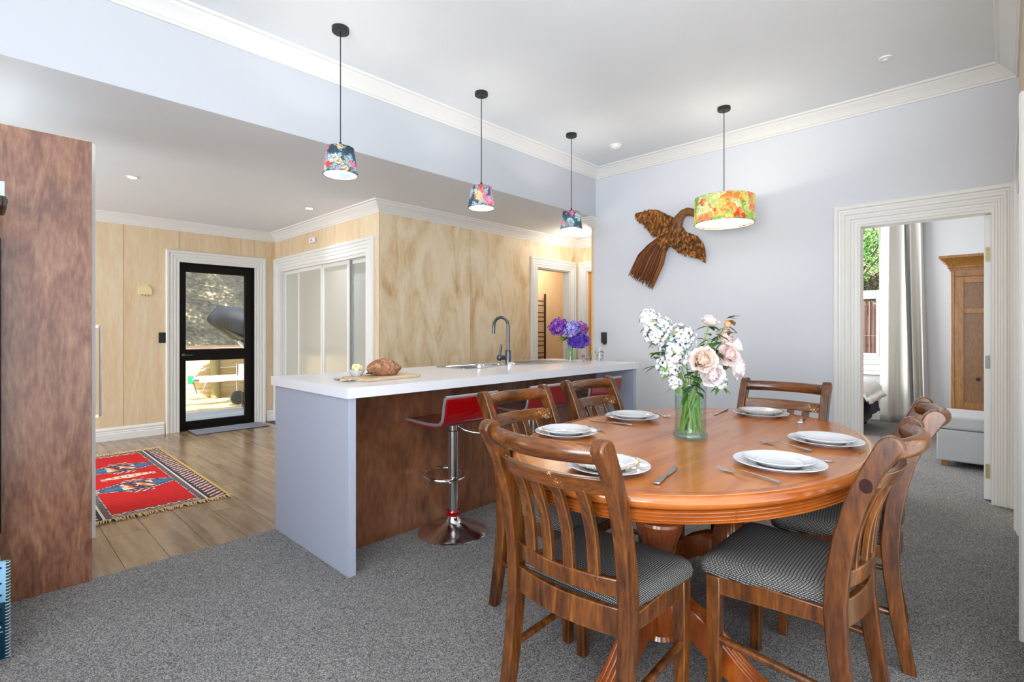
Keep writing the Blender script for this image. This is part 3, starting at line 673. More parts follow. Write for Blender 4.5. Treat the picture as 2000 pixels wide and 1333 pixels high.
tumbler(3.80, 2.58, .115, .038, 'tall painted glass tumbler nearest the bench end')

# ------------------------------------------------------------------ bar stools
M['seatframe'] = mat('satin_seat_frame', (176, 174, 180), .3, .7)
def bar_stool(x, y, lab):
    t = thing('bar_stool', lab, 'stool', (x, y, 0), 0, 'red and chrome bar stools at the bench')
    G().lathe([(0, .0), (.205, .0), (.207, .006), (.195, .012), (.12, .035), (.055, .062), (.036, .085), (.034, .10), (0, .10)], n=48).build('base', M['chrome'], t, smooth=True)
    G().lathe([(.031, .10), (.042, .102), (.042, .112), (.034, .118), (.042, .124), (.04, .132), (.03, .134)], n=32).build('collar', M['redacr'], t, smooth=True, )
    G().lathe([(.028, .13), (.028, .33), (.031, .332), (.031, .60), (.024, .605), (.024, .655), (0, .655)], n=24).build('column', M['chrome'], t, smooth=True)
    pts = [(.125*math.sin(a), .12*(1-math.cos(a))-.028, .325-.012*math.cos(a)) for a in [2*PI*k/24 for k in range(24)]]
    G().tube([(p[0], p[1]-.005, p[2]) for p in pts], .0105, 10, loop=True).build('footrest', M['chrome'], t, smooth=True)
    g = G(); g.tube([(.02, 0, .64), (.06, -.03, .60), (.10, -.06, .585), (.15, -.10, .575)], .005, 8); g.build('lever', M['chrome'], t, smooth=True)
    # seat profile (y,z): back top -> down -> seat -> front lip; local -y is the backrest
    prof = [(-.175, .825), (-.165, .79), (-.158, .74), (-.150, .705), (-.13, .682), (-.10, .672), (0, .668), (.12, .672), (.19, .674), (.22, .664), (.236, .640), (.240, .612)]
    def shell(off, th, w):
        rings = []
        for i, (yy, zz) in enumerate(prof):
            a = prof[max(0, i-1)]; b_ = prof[min(len(prof)-1, i+1)]; d = Vector((b_[0]-a[0], b_[1]-a[1])).normalized(); n = Vector((d.y, -d.x))
            n = -n if False else n
            p = Vector((yy, zz))+n*off; q = p+n*th
            rings.append([(-w/2, p.x, p.y), (w/2, p.x, p.y), (w/2, q.x, q.y), (-w/2, q.x, q.y)])
        return G().loft(rings)
    shell(0, .008, .392).build('seat', M['darkred'], t, smooth=True, sharp=50)
    g = shell(.0085, .010, .388); g.build('shell', M['redacr'], t, smooth=True, sharp=50)
    fr = G()
    for s in (-1, 1):
        fr.tube([(s*.196, yy+.002, zz-.002) for yy, zz in prof], .0095, 8)
    fr.tube([(-.196, -.177, .828), (.196, -.177, .828)], .0105, 8); fr.tube([(-.196, .242, .61), (.196, .242, .61)], .008, 8)
    fr.build('frame', M['seatframe'], t, smooth=True)
    G().box(-.07, .07, -.07, .07, .652, .662).build('mount_plate', M['black'], t, bevel=.003)
bar_stool(1.955, 2.365, 'red acrylic and chrome bar stool, whole and nearest the white bench end')
bar_stool(2.64, 2.365, 'red and chrome bar stool behind the two dining chairs, middle one')
bar_stool(3.32, 2.365, 'red and chrome bar stool at the far end of the bench')

# ------------------------------------------------------------------ dining table
TX, TY, TA, TB = 2.07, .92, .90, .60
t = thing('dining_table', 'oval golden pine dining table with reeded edge on twin pedestals', 'table', (TX, TY, 0))
def ell(a, b, th): return (a*math.cos(th), b*math.sin(th))
def top_half(x0, x1, a, b, z0, z1, n=64):
    # part of the ellipse between x0 and x1
    pts = []
    t0, t1 = math.acos(max(-1, min(1, x1/a))), math.acos(max(-1, min(1, x0/a)))
    up = [ell(a, b, t0+(t1-t0)*k/n) for k in range(n+1)]
    poly = up + [(x, -y) for x, y in reversed(up)]
    out = []
    for p in poly:
        if not out or (Vector(p)-Vector(out[-1])).length > 1e-5: out.append(p)
    if (Vector(out[0])-Vector(out[-1])).length < 1e-5: out.pop()
    return out
for x0, x1 in ((-TA, -.035), (-.033, TA)):
    a = TA-.004; g = G()
    poly = top_half(max(x0, -a), min(x1, a), a, TB-.004, 0, 0)
    g.loft([[(x, y, .742) for x, y in poly], [(x, y, .76) for x, y in poly]])
    g.build('tabletop', M['tabletop'], t)
RIM = [(-.03, .760), (-.012, .7605), (0, .757), (.008, .749), (.010, .738), (.006, .727), (-.004, .720), (-.03, .718)]
REED = []
z = .718
REED.append((-.03, .7178))
for k in range(4):
    zz = .7175-k*.010
    for j in range(5):
        a = PI*j/4; REED.append((-.014+.009*math.sin(a), zz-.0015-.007*j/4))
REED.append((-.03, .678))
def ring_part(prof, th0, th1, n, nm, m):
    rings = []
    for k in range(n+1):
        th = th0+(th1-th0)*k/n; p = Vector(ell(TA, TB, th)); nn = Vector((math.cos(th)/TA, math.sin(th)/TB)).normalized()
        rings.append([(p.x+nn.x*o, p.y+nn.y*o, z) for o, z in prof])
    return G().loft(rings).build(nm, m, t, smooth=True, sharp=50)
for a0, a1 in ((-PI/2, PI/2), (PI/2, 3*PI/2)): ring_part(RIM, a0+.001, a1-.001, 70, 'rim', M['tableedge'])
sa = [-2.394, -.75, .75, 2.394]
for a0, a1 in zip(sa, sa[1:]+[sa[0]+2*PI]): ring_part(REED, a0+.0012, a1-.0012, 40, 'reeded_apron', M['tableedge'])
G().box(-.55, .55, -.06, .06, .672, .742).build('underframe', M['tabledark'], t, bevel=.005)
G().box(-.62, .62, -.33, .33, .705, .7415).build('subtop', M['tabledark'], t)
for sx in (-1, 1):
    px_ = sx*.33
    p = G().lathe([(0, .705), (.10, .705), (.105, .69), (.085, .68), (.078, .66), (.086, .62), (.098, .58), (.104, .545), (.103, .525), (.092, .512), (.085, .505), (.088, .495), (.080, .47), (.066, .43), (.056, .39), (.054, .34), (.058, .29), (.066, .25), (.072, .235), (.074, .13), (.06, .10), (.066, .085), (.04, .07), (0, .07)], c=(px_, 0, 0), n=48)
    pd = p.build('pedestal', M['tableleg'], t, smooth=True, sharp=30)
    g = G()
    for k in range(28):
        a = 2*PI*k/28
        g.tube([(px_+.079*math.cos(a), .079*math.sin(a), .475), (px_+.0585*math.cos(a), .0585*math.sin(a), .42), (px_+.052*math.cos(a), .052*math.sin(a), .37), (px_+.0535*math.cos(a), .0535*math.sin(a), .30), (px_+.066*math.cos(a), .066*math.sin(a), .245)], .0045, 6)
    g.build('fluting', M['tableleg'], pd, smooth=True)
    for ang in (PI/2, -PI/2, 0 if sx > 0 else PI):
        # sabre leg: centreline (r, z, half height)
        cl = [(.045, .185, .060), (.10, .185, .052), (.155, .165, .046), (.21, .125, .042), (.27, .080, .036), (.33, .045, .031), (.39, .026, .026), (.43, .020, .020)]
        rings = []
        for i, (r, z, hh) in enumerate(cl):
            a_ = cl[max(0, i-1)]; b_ = cl[min(len(cl)-1, i+1)]; d = Vector((b_[0]-a_[0], b_[1]-a_[1])).normalized(); n_ = Vector((-d.y, d.x))
            ring = []
            w2 = .032
            prof = [(-w2, -1)]+[(-w2+2*w2*j/16, 1+(.14*abs(math.sin(PI*j/4)))) for j in range(17)]+[(w2, -1)]
            for w_, s_ in prof:
                rr_ = r+n_.x*hh*s_; zz_ = max(.0, z+n_.y*hh*s_)
                ring.append(Matrix.Rotation(ang, 3, 'Z') @ Vector((rr_, w_, zz_)) + Vector((px_, 0, 0)))
            rings.append(ring)
        G().loft(rings).build('leg', M['tableleg'], t, smooth=True, sharp=40)

# ------------------------------------------------------------------ dining chairs
POST = [(-.222, 0, .020), (-.206, .08, .022), (-.186, .20, .024), (-.170, .34, .026), (-.165, .44, .0275), (-.172, .54, .0275), (-.188, .64, .026), (-.214, .74, .025), (-.246, .82, .025), (-.270, .865, .027), (-.286, .895, .029)]
def curve_y(x, bow): return -bow*(1-(x/.19)**2)     # backrest members bow backwards in plan
def post_y(z):
    for (y0, z0, _), (y1, z1, _) in zip(POST, POST[1:]):
        if z0 <= z <= z1: return y0+(y1-y0)*(z-z0)/(z1-z0)
    return POST[-1][0]
def make_chair(label):
    t = thing('dining_chair', label, 'chair', (0, 0, 0), 0, 'slatted dining chairs around the oval table')
    cw = M['chairwood']
    for s in (-1, 1):
        x0, x1 = (.186, .224) if s > 0 else (-.224, -.186)
        front, back = [], []
        for i, (y, z, h) in enumerate(POST):
            a = POST[max(0, i-1)]; b_ = POST[min(len(POST)-1, i+1)]; d = Vector((b_[0]-a[0], b_[1]-a[1])).normalized(); n = Vector((d.y, -d.x))
            if i == 0: n = Vector((1, 0))
            front.append((y+n.x*h, z+n.y*h)); back.append((y-n.x*h, z-n.y*h))
        cx, cz = POST[-1][0]-.004, POST[-1][1]+.002; d = Vector((-.47, .88)); n = Vector((.88, .47)); arc = []
        for k in range(1, 8):
            a = PI*k/8; arc.append((cx+(n.x*math.cos(a)+d.x*math.sin(a))*.030, cz+(n.y*math.cos(a)+d.y*math.sin(a))*.030))
        poly = front+arc+back[::-1]
        g = G(); g.loft([[(x0, y, z) for y, z in poly], [(x1, y, z) for y, z in poly]])
        g.build('back_post', cw, t, bevel=.005, seg=3)
        g = G(); xa, xb = (.172, .212) if s > 0 else (-.212, -.172)
        g.loft([[(xa+.004, .158, 0), (xb-.004, .158, 0), (xb-.004, .190, 0), (xa+.004, .190, 0)], [(xa, .152, .25), (xb, .152, .25), (xb, .193, .25), (xa, .193, .25)], [(xa, .150, .415), (xb, .150, .415), (xb, .193, .415), (xa, .193, .415)]])
        g.build('leg', cw, t, bevel=.003)
        G().loft([[(s*.196, -.150, .385), (s*.214, -.150, .385), (s*.214, -.150, .430), (s*.196, -.150, .430)][::1], [(s*.188, .152, .360), (s*.206, .152, .360), (s*.206, .152, .428), (s*.188, .152, .428)]]).build('seat_rail', cw, t, bevel=.002)
        G().tube([(s*.203, -.180, .195), (s*.196, .165, .215)], [.012]*2, 12).build('stretcher', cw, t, smooth=True)
    G().box(-.176, .176, .165, .185, .36, .425).build('seat_rail', cw, t, bevel=.002)
    def rail(z0, z1, th, bow, m, nm, bev=.004, shift=0):
        rings = []
        for k in range(17):
            x = -.188+.376*k/16; yb = curve_y(x, bow)
            rings.append([(x, post_y(z0)+yb-th/2+shift, z0), (x, post_y(z0)+yb+th/2+shift, z0), (x, post_y(z1)+yb+th/2+shift, z1), (x, post_y(z1)+yb-th/2+shift, z1)])
        return G().loft(rings).build(nm, m, t, bevel=bev, seg=3)
    rail(.375, .452, .02, .03, cw, 'rear_apron', .003, -.005)
    rail(.480, .530, .022, .038, cw, 'lower_rail')
    rail(.768, .815, .024, .046, M['railwood'], 'cross_rail')
    # thick rounded top rail
    rings = []
    for k in range(21):
        x = -.19+.38*k/20; yb = curve_y(x, .05); zc = .884; yc = post_y(.884)+yb+.001
        ring = []
        for j in range(20):
            a = 2*PI*j/20; u = .0235*math.cos(a); v = .0275*math.sin(a)
            ring.append((x, yc+u*.88-v*.42, zc+u*.47+v*.90))
        rings.append(ring)
    G().loft(rings).build('top_rail', M['railwood'], t, smooth=True, sharp=60)
    for xs in (-.114, -.038, .038, .114):
        rings = []
        for k in range(13):
            z = .515+.262*k/12; f = k/12; bow = .038+(.046-.038)*f
            y = post_y(z)+curve_y(xs, bow)+.010*math.sin(PI*f); w2 = .0175
            rings.append([(xs-w2, y-.008, z), (xs+w2, y-.008, z), (xs+w2, y+.008, z), (xs-w2, y+.008, z)])
        G().loft(rings).build('slat', cw, t, bevel=.002)
    # upholstered seat, wider at the front, softly domed
    def outline(k, z):
        pts = []
        for x, y in rect_ring(1, 1, .10, 6):
            f = y+.5; hw = (.190+.034*f); pts.append((x*2*(hw-k), (-.168+k)+(.385-2*k)*f - (0 if f > .1 else .0), z))
        return pts
    rings = [outline(.006, .418), outline(.0, .424), outline(-.002, .440), outline(.002, .458), outline(.014, .470), outline(.045, .479), outline(.09, .484), outline(.14, .486)]
    g = G(); g.loft(rings, cap=True); g.build('seat', M['check'], t, smooth=True, sharp=80)
    return t
CH = [((1.37, .93), -PI/2, 'dining chair at the near left end of the table, whole back facing the viewer'),
      ((1.765, 1.385), PI, 'dining chair on the bench side, just in front of the first red stool'),
      ((2.42, 1.43), PI, 'dining chair on the bench side, farther one beside the second plate'),
      ((1.835, .500), 0.0, 'dining chair with a round dark knot in its post, near right of the table'),
      ((2.42, .490), 0.16, 'dining chair nearest the bedroom doorway, behind the knotted chair'),
      ((2.79, .875), PI/2, 'dining chair at the far end of the table against the pale blue wall')]
c0 = make_chair(CH[0][2]); c0.location = (CH[0][0][0], CH[0][0][1], 0); c0.rotation_euler = (0, 0, CH[0][1])
chairs = [c0]
for (x, y), rz, lab in CH[1:]:
    c = copy_tree(c0, lab); c.location = (x, y, 0); c.rotation_euler = (0, 0, rz); chairs.append(c)
# the dark knot in one chair's post
kn = G().lathe([(0, -.0002), (.010, -.0003), (.0155, -.0001), (.016, .002), (0, .002)], n=20, mtx=Matrix.Translation((-.2243, -.238, .79)) @ Matrix.Rotation(PI/2, 4, 'Y') @ Matrix.Scale(1.25, 4, (1, 0, 0)))
kn.build('wood_knot', mat('dark_knot', (40, 14, 10), .6, spec=.2, noise=.5, nscale=120), chairs[3])

# ------------------------------------------------------------------ table settings
def plate(x, y, z, r, lab, scallop=False, name='dinner_plate', group='white dinner plates'):
    t = thing(name, lab, 'plate', (x, y, z), random.random(), group)
    n = 96; prof = [(0, .004), (r*.55, .004), (r*.60, .0), (r*.64, .0), (r*.70, .006), (r*.98, .016), (r, .018), (r*.985, .0195), (r*.70, .0115), (r*.62, .0065), (0, .0065)]
    g = G()
    rings = []
    for rr_, z_ in prof:
        rings.append([(rr_*(1+(.018*math.cos(24*2*PI*k/n) if scallop and rr_ > r*.9 else 0))*math.cos(2*PI*k/n), rr_*(1+(.018*math.cos(24*2*PI*k/n) if scallop and rr_ > r*.9 else 0))*math.sin(2*PI*k/n), z_) for k in range(n)])
    g.loft(rings, cap=False).build('plate', M['china'], t, smooth=True)
    if scallop:
        g = G()
        for k in range(72):
            a = 2*PI*k/72; q_ = r*.996*(1+.018*math.cos(24*a)); g.sphere((q_*math.cos(a), q_*math.sin(a), .0195), .0026, 6, 4)
        g.build('gold_beading', M['gold'], t)
    else:
        G().lathe([(r*.66, .0095), (r*.67, .0112), (r*.68, .0112), (r*.685, .0102)], n=64).build('ridge', M['china'], t, smooth=True)
    return t
def knife(x, y, rz, lab):
    t = thing('table_knife', lab, 'knife', (x, y, .7612), rz, 'table knives')
    G().loft([[(-.11, -.0085, 0), (-.11, .0085, 0), (-.11, .0085, .007), (-.11, -.0085, .007)], [(-.01, -.006, 0), (-.01, .006, 0), (-.01, .006, .006), (-.01, -.006, .006)]]).build('handle', M['steel'], t, bevel=.002)
    g = G(); poly = [(-.01, -.006), (.03, -.010), (.09, -.010), (.11, -.002), (.112, .005), (.10, .008), (-.01, .005)]
    g.prism(poly, 'z', .001, .003); g.build('blade', M['steel'], t, bevel=.0006)
def fork(x, y, rz, lab):
    t = thing('table_fork', lab, 'fork', (x, y, .7612), rz, 'table forks')
    g = G(); rings = []
    for px0, w, zz in ((-.10, .007, .002), (-.09, .009, .003), (-.03, .0045, .009), (.02, .004, .011), (.035, .007, .006), (.05, .011, .003)):
        rings.append([(px0, -w, zz), (px0, w, zz), (px0, w, zz+.0025), (px0, -w, zz+.0025)])
    g.loft(rings).build('handle', M['steel'], t, smooth=True, sharp=60)
    for k in range(4):
        yy = -.0095+k*.00633
        G().tube([(.048, yy, .004), (.07, yy, .002), (.095, yy, .009)], [.0016, .0016, .001], 6).build('tine', M['steel'], t, smooth=True)
PL = [(1.705, 1.325, 0, 'on the bench side nearer the viewer'), (2.235, 1.325, 0, 'on the bench side farther from the viewer'), (2.78, .90, 1, 'at the far end of the table by the pale wall'),
      (2.27, .50, 0, 'in front of the chair by the bedroom doorway'), (1.79, .525, 0, 'in front of the chair with the dark knot'), (1.375, .90, 1, 'at the near left end of the table')]
for i, (x, y, sc, where) in enumerate(PL):
    plate(x, y, .7605, .130 if i != 4 else .137, 'large white dinner plate '+where, group='white dinner plates, the lower of each pair')
    if sc: plate(x-.01*(1 if i == 5 else -1), y+.005, .7705, .104, 'scalloped gold beaded side plate '+where, True, 'side_plate', 'small plates stacked on the dinner plates')
    else: plate(x, y, .7695, .104, 'small white side plate stacked '+where, False, 'side_plate', 'small plates stacked on the dinner plates')
knife(1.44, .735, 1.54-1.35+.02, 'steel knife right of the gold edged plate at the near left end')
knife(2.065, 1.34, PI/2+.1, 'steel knife left of the farther bench side plate')
knife(1.965, .52, -PI/2, 'steel knife tip showing beyond the plate before the knotted chair')
knife(2.74, 1.09, PI+.1, 'steel knife left of the plate at the far end')
knife(2.44, .53, -PI/2+.1, 'steel knife beyond the plate by the bedroom doorway')
fork(1.60, .56, PI/2-.15, 'large steel fork left of the plate before the knotted chair')
fork(2.10, .60, PI/2-.2, 'steel fork beside the plate by the bedroom doorway')
fork(2.41, 1.30, -PI/2-.1, 'steel fork right of the farther bench side plate')
fork(1.875, 1.34, -PI/2, 'steel fork right of the nearer bench side plate')
fork(2.73, .70, PI+.15, 'steel fork right of the gold edged plate at the far end')
#__PART3__
# ------------------------------------------------------------------ flowers
RT = Vector((.693, -.721, 0)); FW = Vector((.721, .693, 0))
def petal_pts(L_, w, cup, n=5, m=4):
    """curved petal from the origin along +x, cupping upward"""
    rows = []
    for i in range(n+1):
        f = i/n; half = w*math.sin(PI*(.14+.60*f))**.9; row = []
        for j in range(m+1):
            s = -1+2*j/m
            x = L_*math.sin(f*cup)/max(cup, .01) if cup > .01 else L_*f
            z = L_*(1-math.cos(f*cup))/max(cup, .01)
            row.append(Vector((x*(1-.10*s*s*f), s*half, z+.35*half*s*s)))
        rows.append(row)
    return rows
def add_petal(g, mtx, L_, w, cup, col, n=5, m=4, ruf=0):
    rows = petal_pts(L_, w, cup, n, m)
    for i in range(len(rows)):
        rows[i] = [mtx @ (p+Vector((random.uniform(-ruf, ruf), random.uniform(-ruf, ruf), random.uniform(-ruf, ruf)))*(i/len(rows))) for p in rows[i]]
    g.loft(rows, closed=False, col=col)
pet = vcol('petal', .65); leafm = vcol('leaf_surface', .45)
for m_ in (pet,):
    m_.node_tree.nodes['Principled BSDF'].inputs['Subsurface Weight'].default_value = 0.0
def dirmat(c, d, spin=0):
    return Matrix.Translation(c) @ Vector(d).to_track_quat('Z', 'Y').to_matrix().to_4x4() @ Matrix.Rotation(spin, 4, 'Z')
def peony(c, r, face, pale):
    """ruffled double bloom facing `face`"""
    g = G(); base = dirmat(c, face)
    for lay, (cnt, tilt, cup, k) in enumerate([(8, 1.35, .6, 1.0), (10, 1.05, .9, .98), (12, .78, 1.1, .92), (13, .55, 1.2, .84), (13, .36, 1.1, .78), (11, .2, .9, .74), (7, .06, .7, .7)]):
        for i in range(cnt):
            a = 2*PI*i/cnt+lay*.4+random.uniform(-.15, .15)
            cc = pale[min(len(pale)-1, lay//2 if random.random() > .35 else 0)]; v = random.uniform(-7, 7); cc = tuple(max(0, min(255, q+v)) for q in cc)
            m_ = base @ Matrix.Rotation(a, 4, 'Z') @ Matrix.Rotation(-(PI/2-tilt), 4, 'Y') @ Matrix.Translation((r*.06, 0, 0))
            add_petal(g, m_, r*k*random.uniform(.95, 1.1), r*.42*k, cup, cc, ruf=r*.05)
    g2 = g; g2.v = [Vector(v)-Matrix(base).to_3x3() @ Vector((0, 0, r*.45)) for v in g2.v]
    return g2
def cluster(c, r, n, cols, size, petals=5, squash=1.0):
    g = G()
    for i in range(n):
        z = 1-2*(i+.5)/n; a = i*2.39996; s = math.sqrt(1-z*z)
        d = Vector((s*math.cos(a), s*math.sin(a), z)); rr = r*(random.uniform(.70, 1.12)+.16*math.sin(d.x*5+r*900)*math.cos(d.z*6+d.y*4))
        p = Vector(c)+Vector((d.x, d.y, d.z*squash))*rr
        m_ = dirmat(p, d+Vector([random.uniform(-.3, .3) for _ in range(3)]), random.random()*6)
        col = random.choice(cols)
        for k in range(petals):
            mm = m_ @ Matrix.Rotation(2*PI*k/petals, 4, 'Z') @ Matrix.Rotation(-.25, 4, 'Y')
            L_ = size; w = size*.42
            vs = [mm @ Vector(q) for q in ((0, 0, 0), (L_*.55, -w, .0), (L_, -w*.5, L_*.1), (L_, w*.5, L_*.1), (L_*.55, w, 0))]
            g.add(vs, [(0, 1, 2, 3, 4)], tuple(max(0, min(255, q+random.uniform(-8, 8))) for q in col))
    return g
def leafblade(g, base, d, L_, w, col, droop=.5):
    d = Vector(d).normalized(); side = d.cross(Vector((0, 0, 1))); side = side.normalized() if side.length > .1 else Vector((1, 0, 0)); up = side.cross(d)
    rows = []
    for i in range(7):
        f = i/6; half = w*math.sin(PI*min(.985, .06+.94*f))
        c = Vector(base)+d*L_*f - Vector((0, 0, 1))*droop*L_*f*f*.5
        rows.append([c-side*half+up*half*.25, c, c+side*half+up*half*.25])
    g.loft(rows, closed=False, col=col)
# --- table bouquet
VX, VY = 2.003, .92
vz = .7605
t = thing('glass_vase', 'clear glass cylinder vase with thick base, centre of the dining table', 'vase', (VX, VY, vz))
G().lathe([(.0, .0), (.060, .0), (.067, .006), (.068, .016), (.063, .026), (.061, .04), (.061, .19), (.064, .2), (.062, .215), (.0645, .222), (.062, .225), (.060, .222), (.058, .19), (.058, .04), (.056, .022), (0, .020)], n=64).build('glass', M['glass'], t, smooth=True, sharp=60)
G().lathe([(0, .002), (.058, .002), (.0655, .008), (.0665, .015), (.061, .025), (.055, .019), (0, .018)], n=48).build('base_ring', M['greenglass'], t, smooth=True)
G().lathe([(0, .022), (.0565, .022), (.0575, .04), (.0575, .165), (0, .165)], n=48).build('water', M['water'], t, smooth=True)
def W2(r, z, f): return Vector((VX, VY, 0))+RT*r+FW*f+Vector((0, 0, z))
GREEN = [(52, 92, 42), (74, 118, 56), (98, 140, 66), (44, 78, 44)]
pale_a = [(238, 218, 212), (236, 200, 194), (238, 206, 184)]
pale_b = [(236, 228, 228), (236, 214, 212), (234, 196, 196)]
peach = [(240, 220, 208), (238, 206, 184), (232, 182, 146)]
PE = [(.079, 1.235, .0, .042, pale_a, (.1, -.3, 1), 'pale pink peony standing highest in the table bouquet'),
      (.030, 1.082, -.055, .062, peach, (-.1, -1, .3), 'peach centred peony facing the viewer, middle of the bouquet'),
      (.068, 1.022, -.05, .056, pale_b, (.15, -1, -.15), 'pale pink peony directly above the vase rim'),
      (.140, 1.165, .0, .044, pale_a, (.4, -.6, .6), 'pale pink peony below the highest bloom'),
      (.146, 1.10, -.02, .054, pale_a, (.2, -1, .2), 'pink flushed peony in the right half of the bouquet'),
      (.188, 1.050, .0, .056, pale_b, (.8, -.6, -.1), 'large whitish peony at the bouquet edge nearest the far chair'),
      (.192, 1.135, .02, .044, pale_b, (.9, -.3, .4), 'whitish peony in the upper right of the bouquet')]
def stem(t, tip, foot, r=.003, col=(96, 140, 62)):
    g = G(); tip = Vector(tip); foot = Vector(foot); neck = Vector((VX, VY, vz+.225))+(tip-Vector((VX, VY, tip.z)))*.22
    neck.z = vz+.225
    mid = (neck+tip)/2+Vector((0, 0, .02))
    pts = [foot, foot.lerp(neck, .5), neck, mid, tip]
    g.tube([p-t.location for p in pts], r, 6); return g.build('stem', M['stem'], t, smooth=True)
M['stem'] = mat('green_stem', (112, 152, 66), .5)
def vfoot(k):
    a = k*2.4; rr_ = .042; return Vector((VX+rr_*math.cos(a), VY+rr_*math.sin(a), vz+.028))
for k, (r, z, f, rad, cols, face, lab) in enumerate(PE):
    c = W2(r, z, f); fv = RT*face[0]+FW*(-face[1])*-1+Vector((0, 0, face[2]))
    t = thing('peony', lab, 'flower', tuple(c), 0, 'peonies in the table bouquet')
    g = peony(Vector((0, 0, 0)), rad, fv, cols); g.build('bloom', pet, t, smooth=True, sharp=180)
    stem(t, c-fv.normalized()*rad*.3, vfoot(k), .0032)
    g = G()
    for q in range(3):
        a = q*2.2+k; leafblade(g, -fv.normalized()*rad*.5, (math.cos(a), math.sin(a), -.1), .055, .013, random.choice(GREEN))
    g.build('leaves', leafm, t, smooth=True, kind='stuff')
WH = [(-.165, 1.245, .02, .040, 'white phlox head highest and outermost, over the bench side'), (-.140, 1.186, .0, .046, 'white phlox head just below the outermost one'), (-.033, 1.172, .0, .047, 'white phlox head upper middle between phlox and peonies'),
      (-.074, 1.112, -.02, .052, 'largest white phlox head beside the peach centred peony'), (-.092, 1.055, -.01, .044, 'white phlox head low over the vase rim'), (-.072, .990, -.03, .022, 'tiny white floret sprig drooping beside the vase'),
      (.132, .985, .02, .024, 'tiny whitish sprig hanging below the large outer peony'), (-.105, 1.21, .02, .034, 'white phlox head between the two upper outer heads')]
for k, (r, z, f, rad, lab) in enumerate(WH):
    c = W2(r, z, f); t = thing('phlox_head', lab, 'flower', tuple(c), 0, 'white phlox in the table bouquet')
    cluster((0, 0, 0), rad, int(70*(rad/.045)**2)+16, [(212, 213, 218), (198, 201, 210), (216, 214, 206)], .0125).build('florets', pet, t, kind='stuff')
    cluster((0, 0, 0), rad*.66, 30, [(120, 150, 92), (150, 170, 120)], .014).build('calyx', leafm, t, kind='stuff')
    stem(t, c, vfoot(k+7), .0026)
    g = G()
    for q in range(4):
        a = q*1.7+k; leafblade(g, (RT*(.6 if r < 0 else -.3)*.01)+Vector((0, 0, -rad*.6)), (math.cos(a), math.sin(a), -.5), .05, .009, random.choice([(110, 150, 62), (84, 128, 50), (60, 98, 44)]))
    g.build('leaves', leafm, t, smooth=True, kind='stuff')
for k, (r, z, f, lab, cols) in enumerate([(.075, 1.145, -.01, 'dark green rose foliage sprig between the phlox and peonies', [(48, 84, 40), (70, 96, 52), (96, 74, 44)]), (.155, 1.215, .01, 'reddish green leafy sprig with an orange bud at the bouquet top', [(70, 100, 56), (130, 92, 62), (160, 120, 80)]),
                                      (-.01, 1.005, -.04, 'dark green leaves spilling over the vase rim', [(34, 68, 36), (52, 92, 44), (40, 76, 40)]), (-.125, 1.10, .0, 'pointed green leaves under the outer phlox heads', [(58, 98, 42), (96, 140, 60)])]):
    c = W2(r, z, f); t = thing('leafy_sprig', lab, 'foliage', tuple(c), 0, 'leafy sprigs in the table bouquet')
    for q in range(16):
        g = G(); a = q*2.4; b0 = Vector((random.uniform(-.025, .025), random.uniform(-.02, .02), random.uniform(-.05, .04)))
        leafblade(g, b0, (math.cos(a), math.sin(a), random.uniform(-.5, .6)), random.uniform(.04, .065), .013, random.choice(cols)); g.build('leaf', leafm, t, smooth=True)
    stem(t, c+Vector((0, 0, .02)), vfoot(k+3)+Vector((.01, 0, 0)), .003)
    if k == 1: G().sphere((.0, 0, .01), .013, 12, 8, sz=1.25).build('bud', mat('orange_bud', (222, 150, 108), .6), t, smooth=True)
# extra submerged leaves
t = thing('submerged_leaves', 'green leaves and stems standing in the vase water', 'foliage', (VX, VY, vz+.04))
for q in range(15):
    g = G(); a = q*2.4; b0 = Vector((.03*math.cos(a), .03*math.sin(a), .03+.09*random.random())); leafblade(g, b0, (math.cos(a+2), math.sin(a+2), 1.8), .06, .009, random.choice([(70, 130, 60), (110, 160, 70)]), .1); g.build('leaf', leafm, t, smooth=True)
for q in range(12):
    a = q*1.3; a2 = a+2.4; G().tube([(.045*math.cos(a), .045*math.sin(a), -.01), (.012*math.cos(a+1), .012*math.sin(a+1), .08), (.035*math.cos(a2), .035*math.sin(a2), .18)], .0026, 6).build('stem', M['stem'], t, smooth=True)
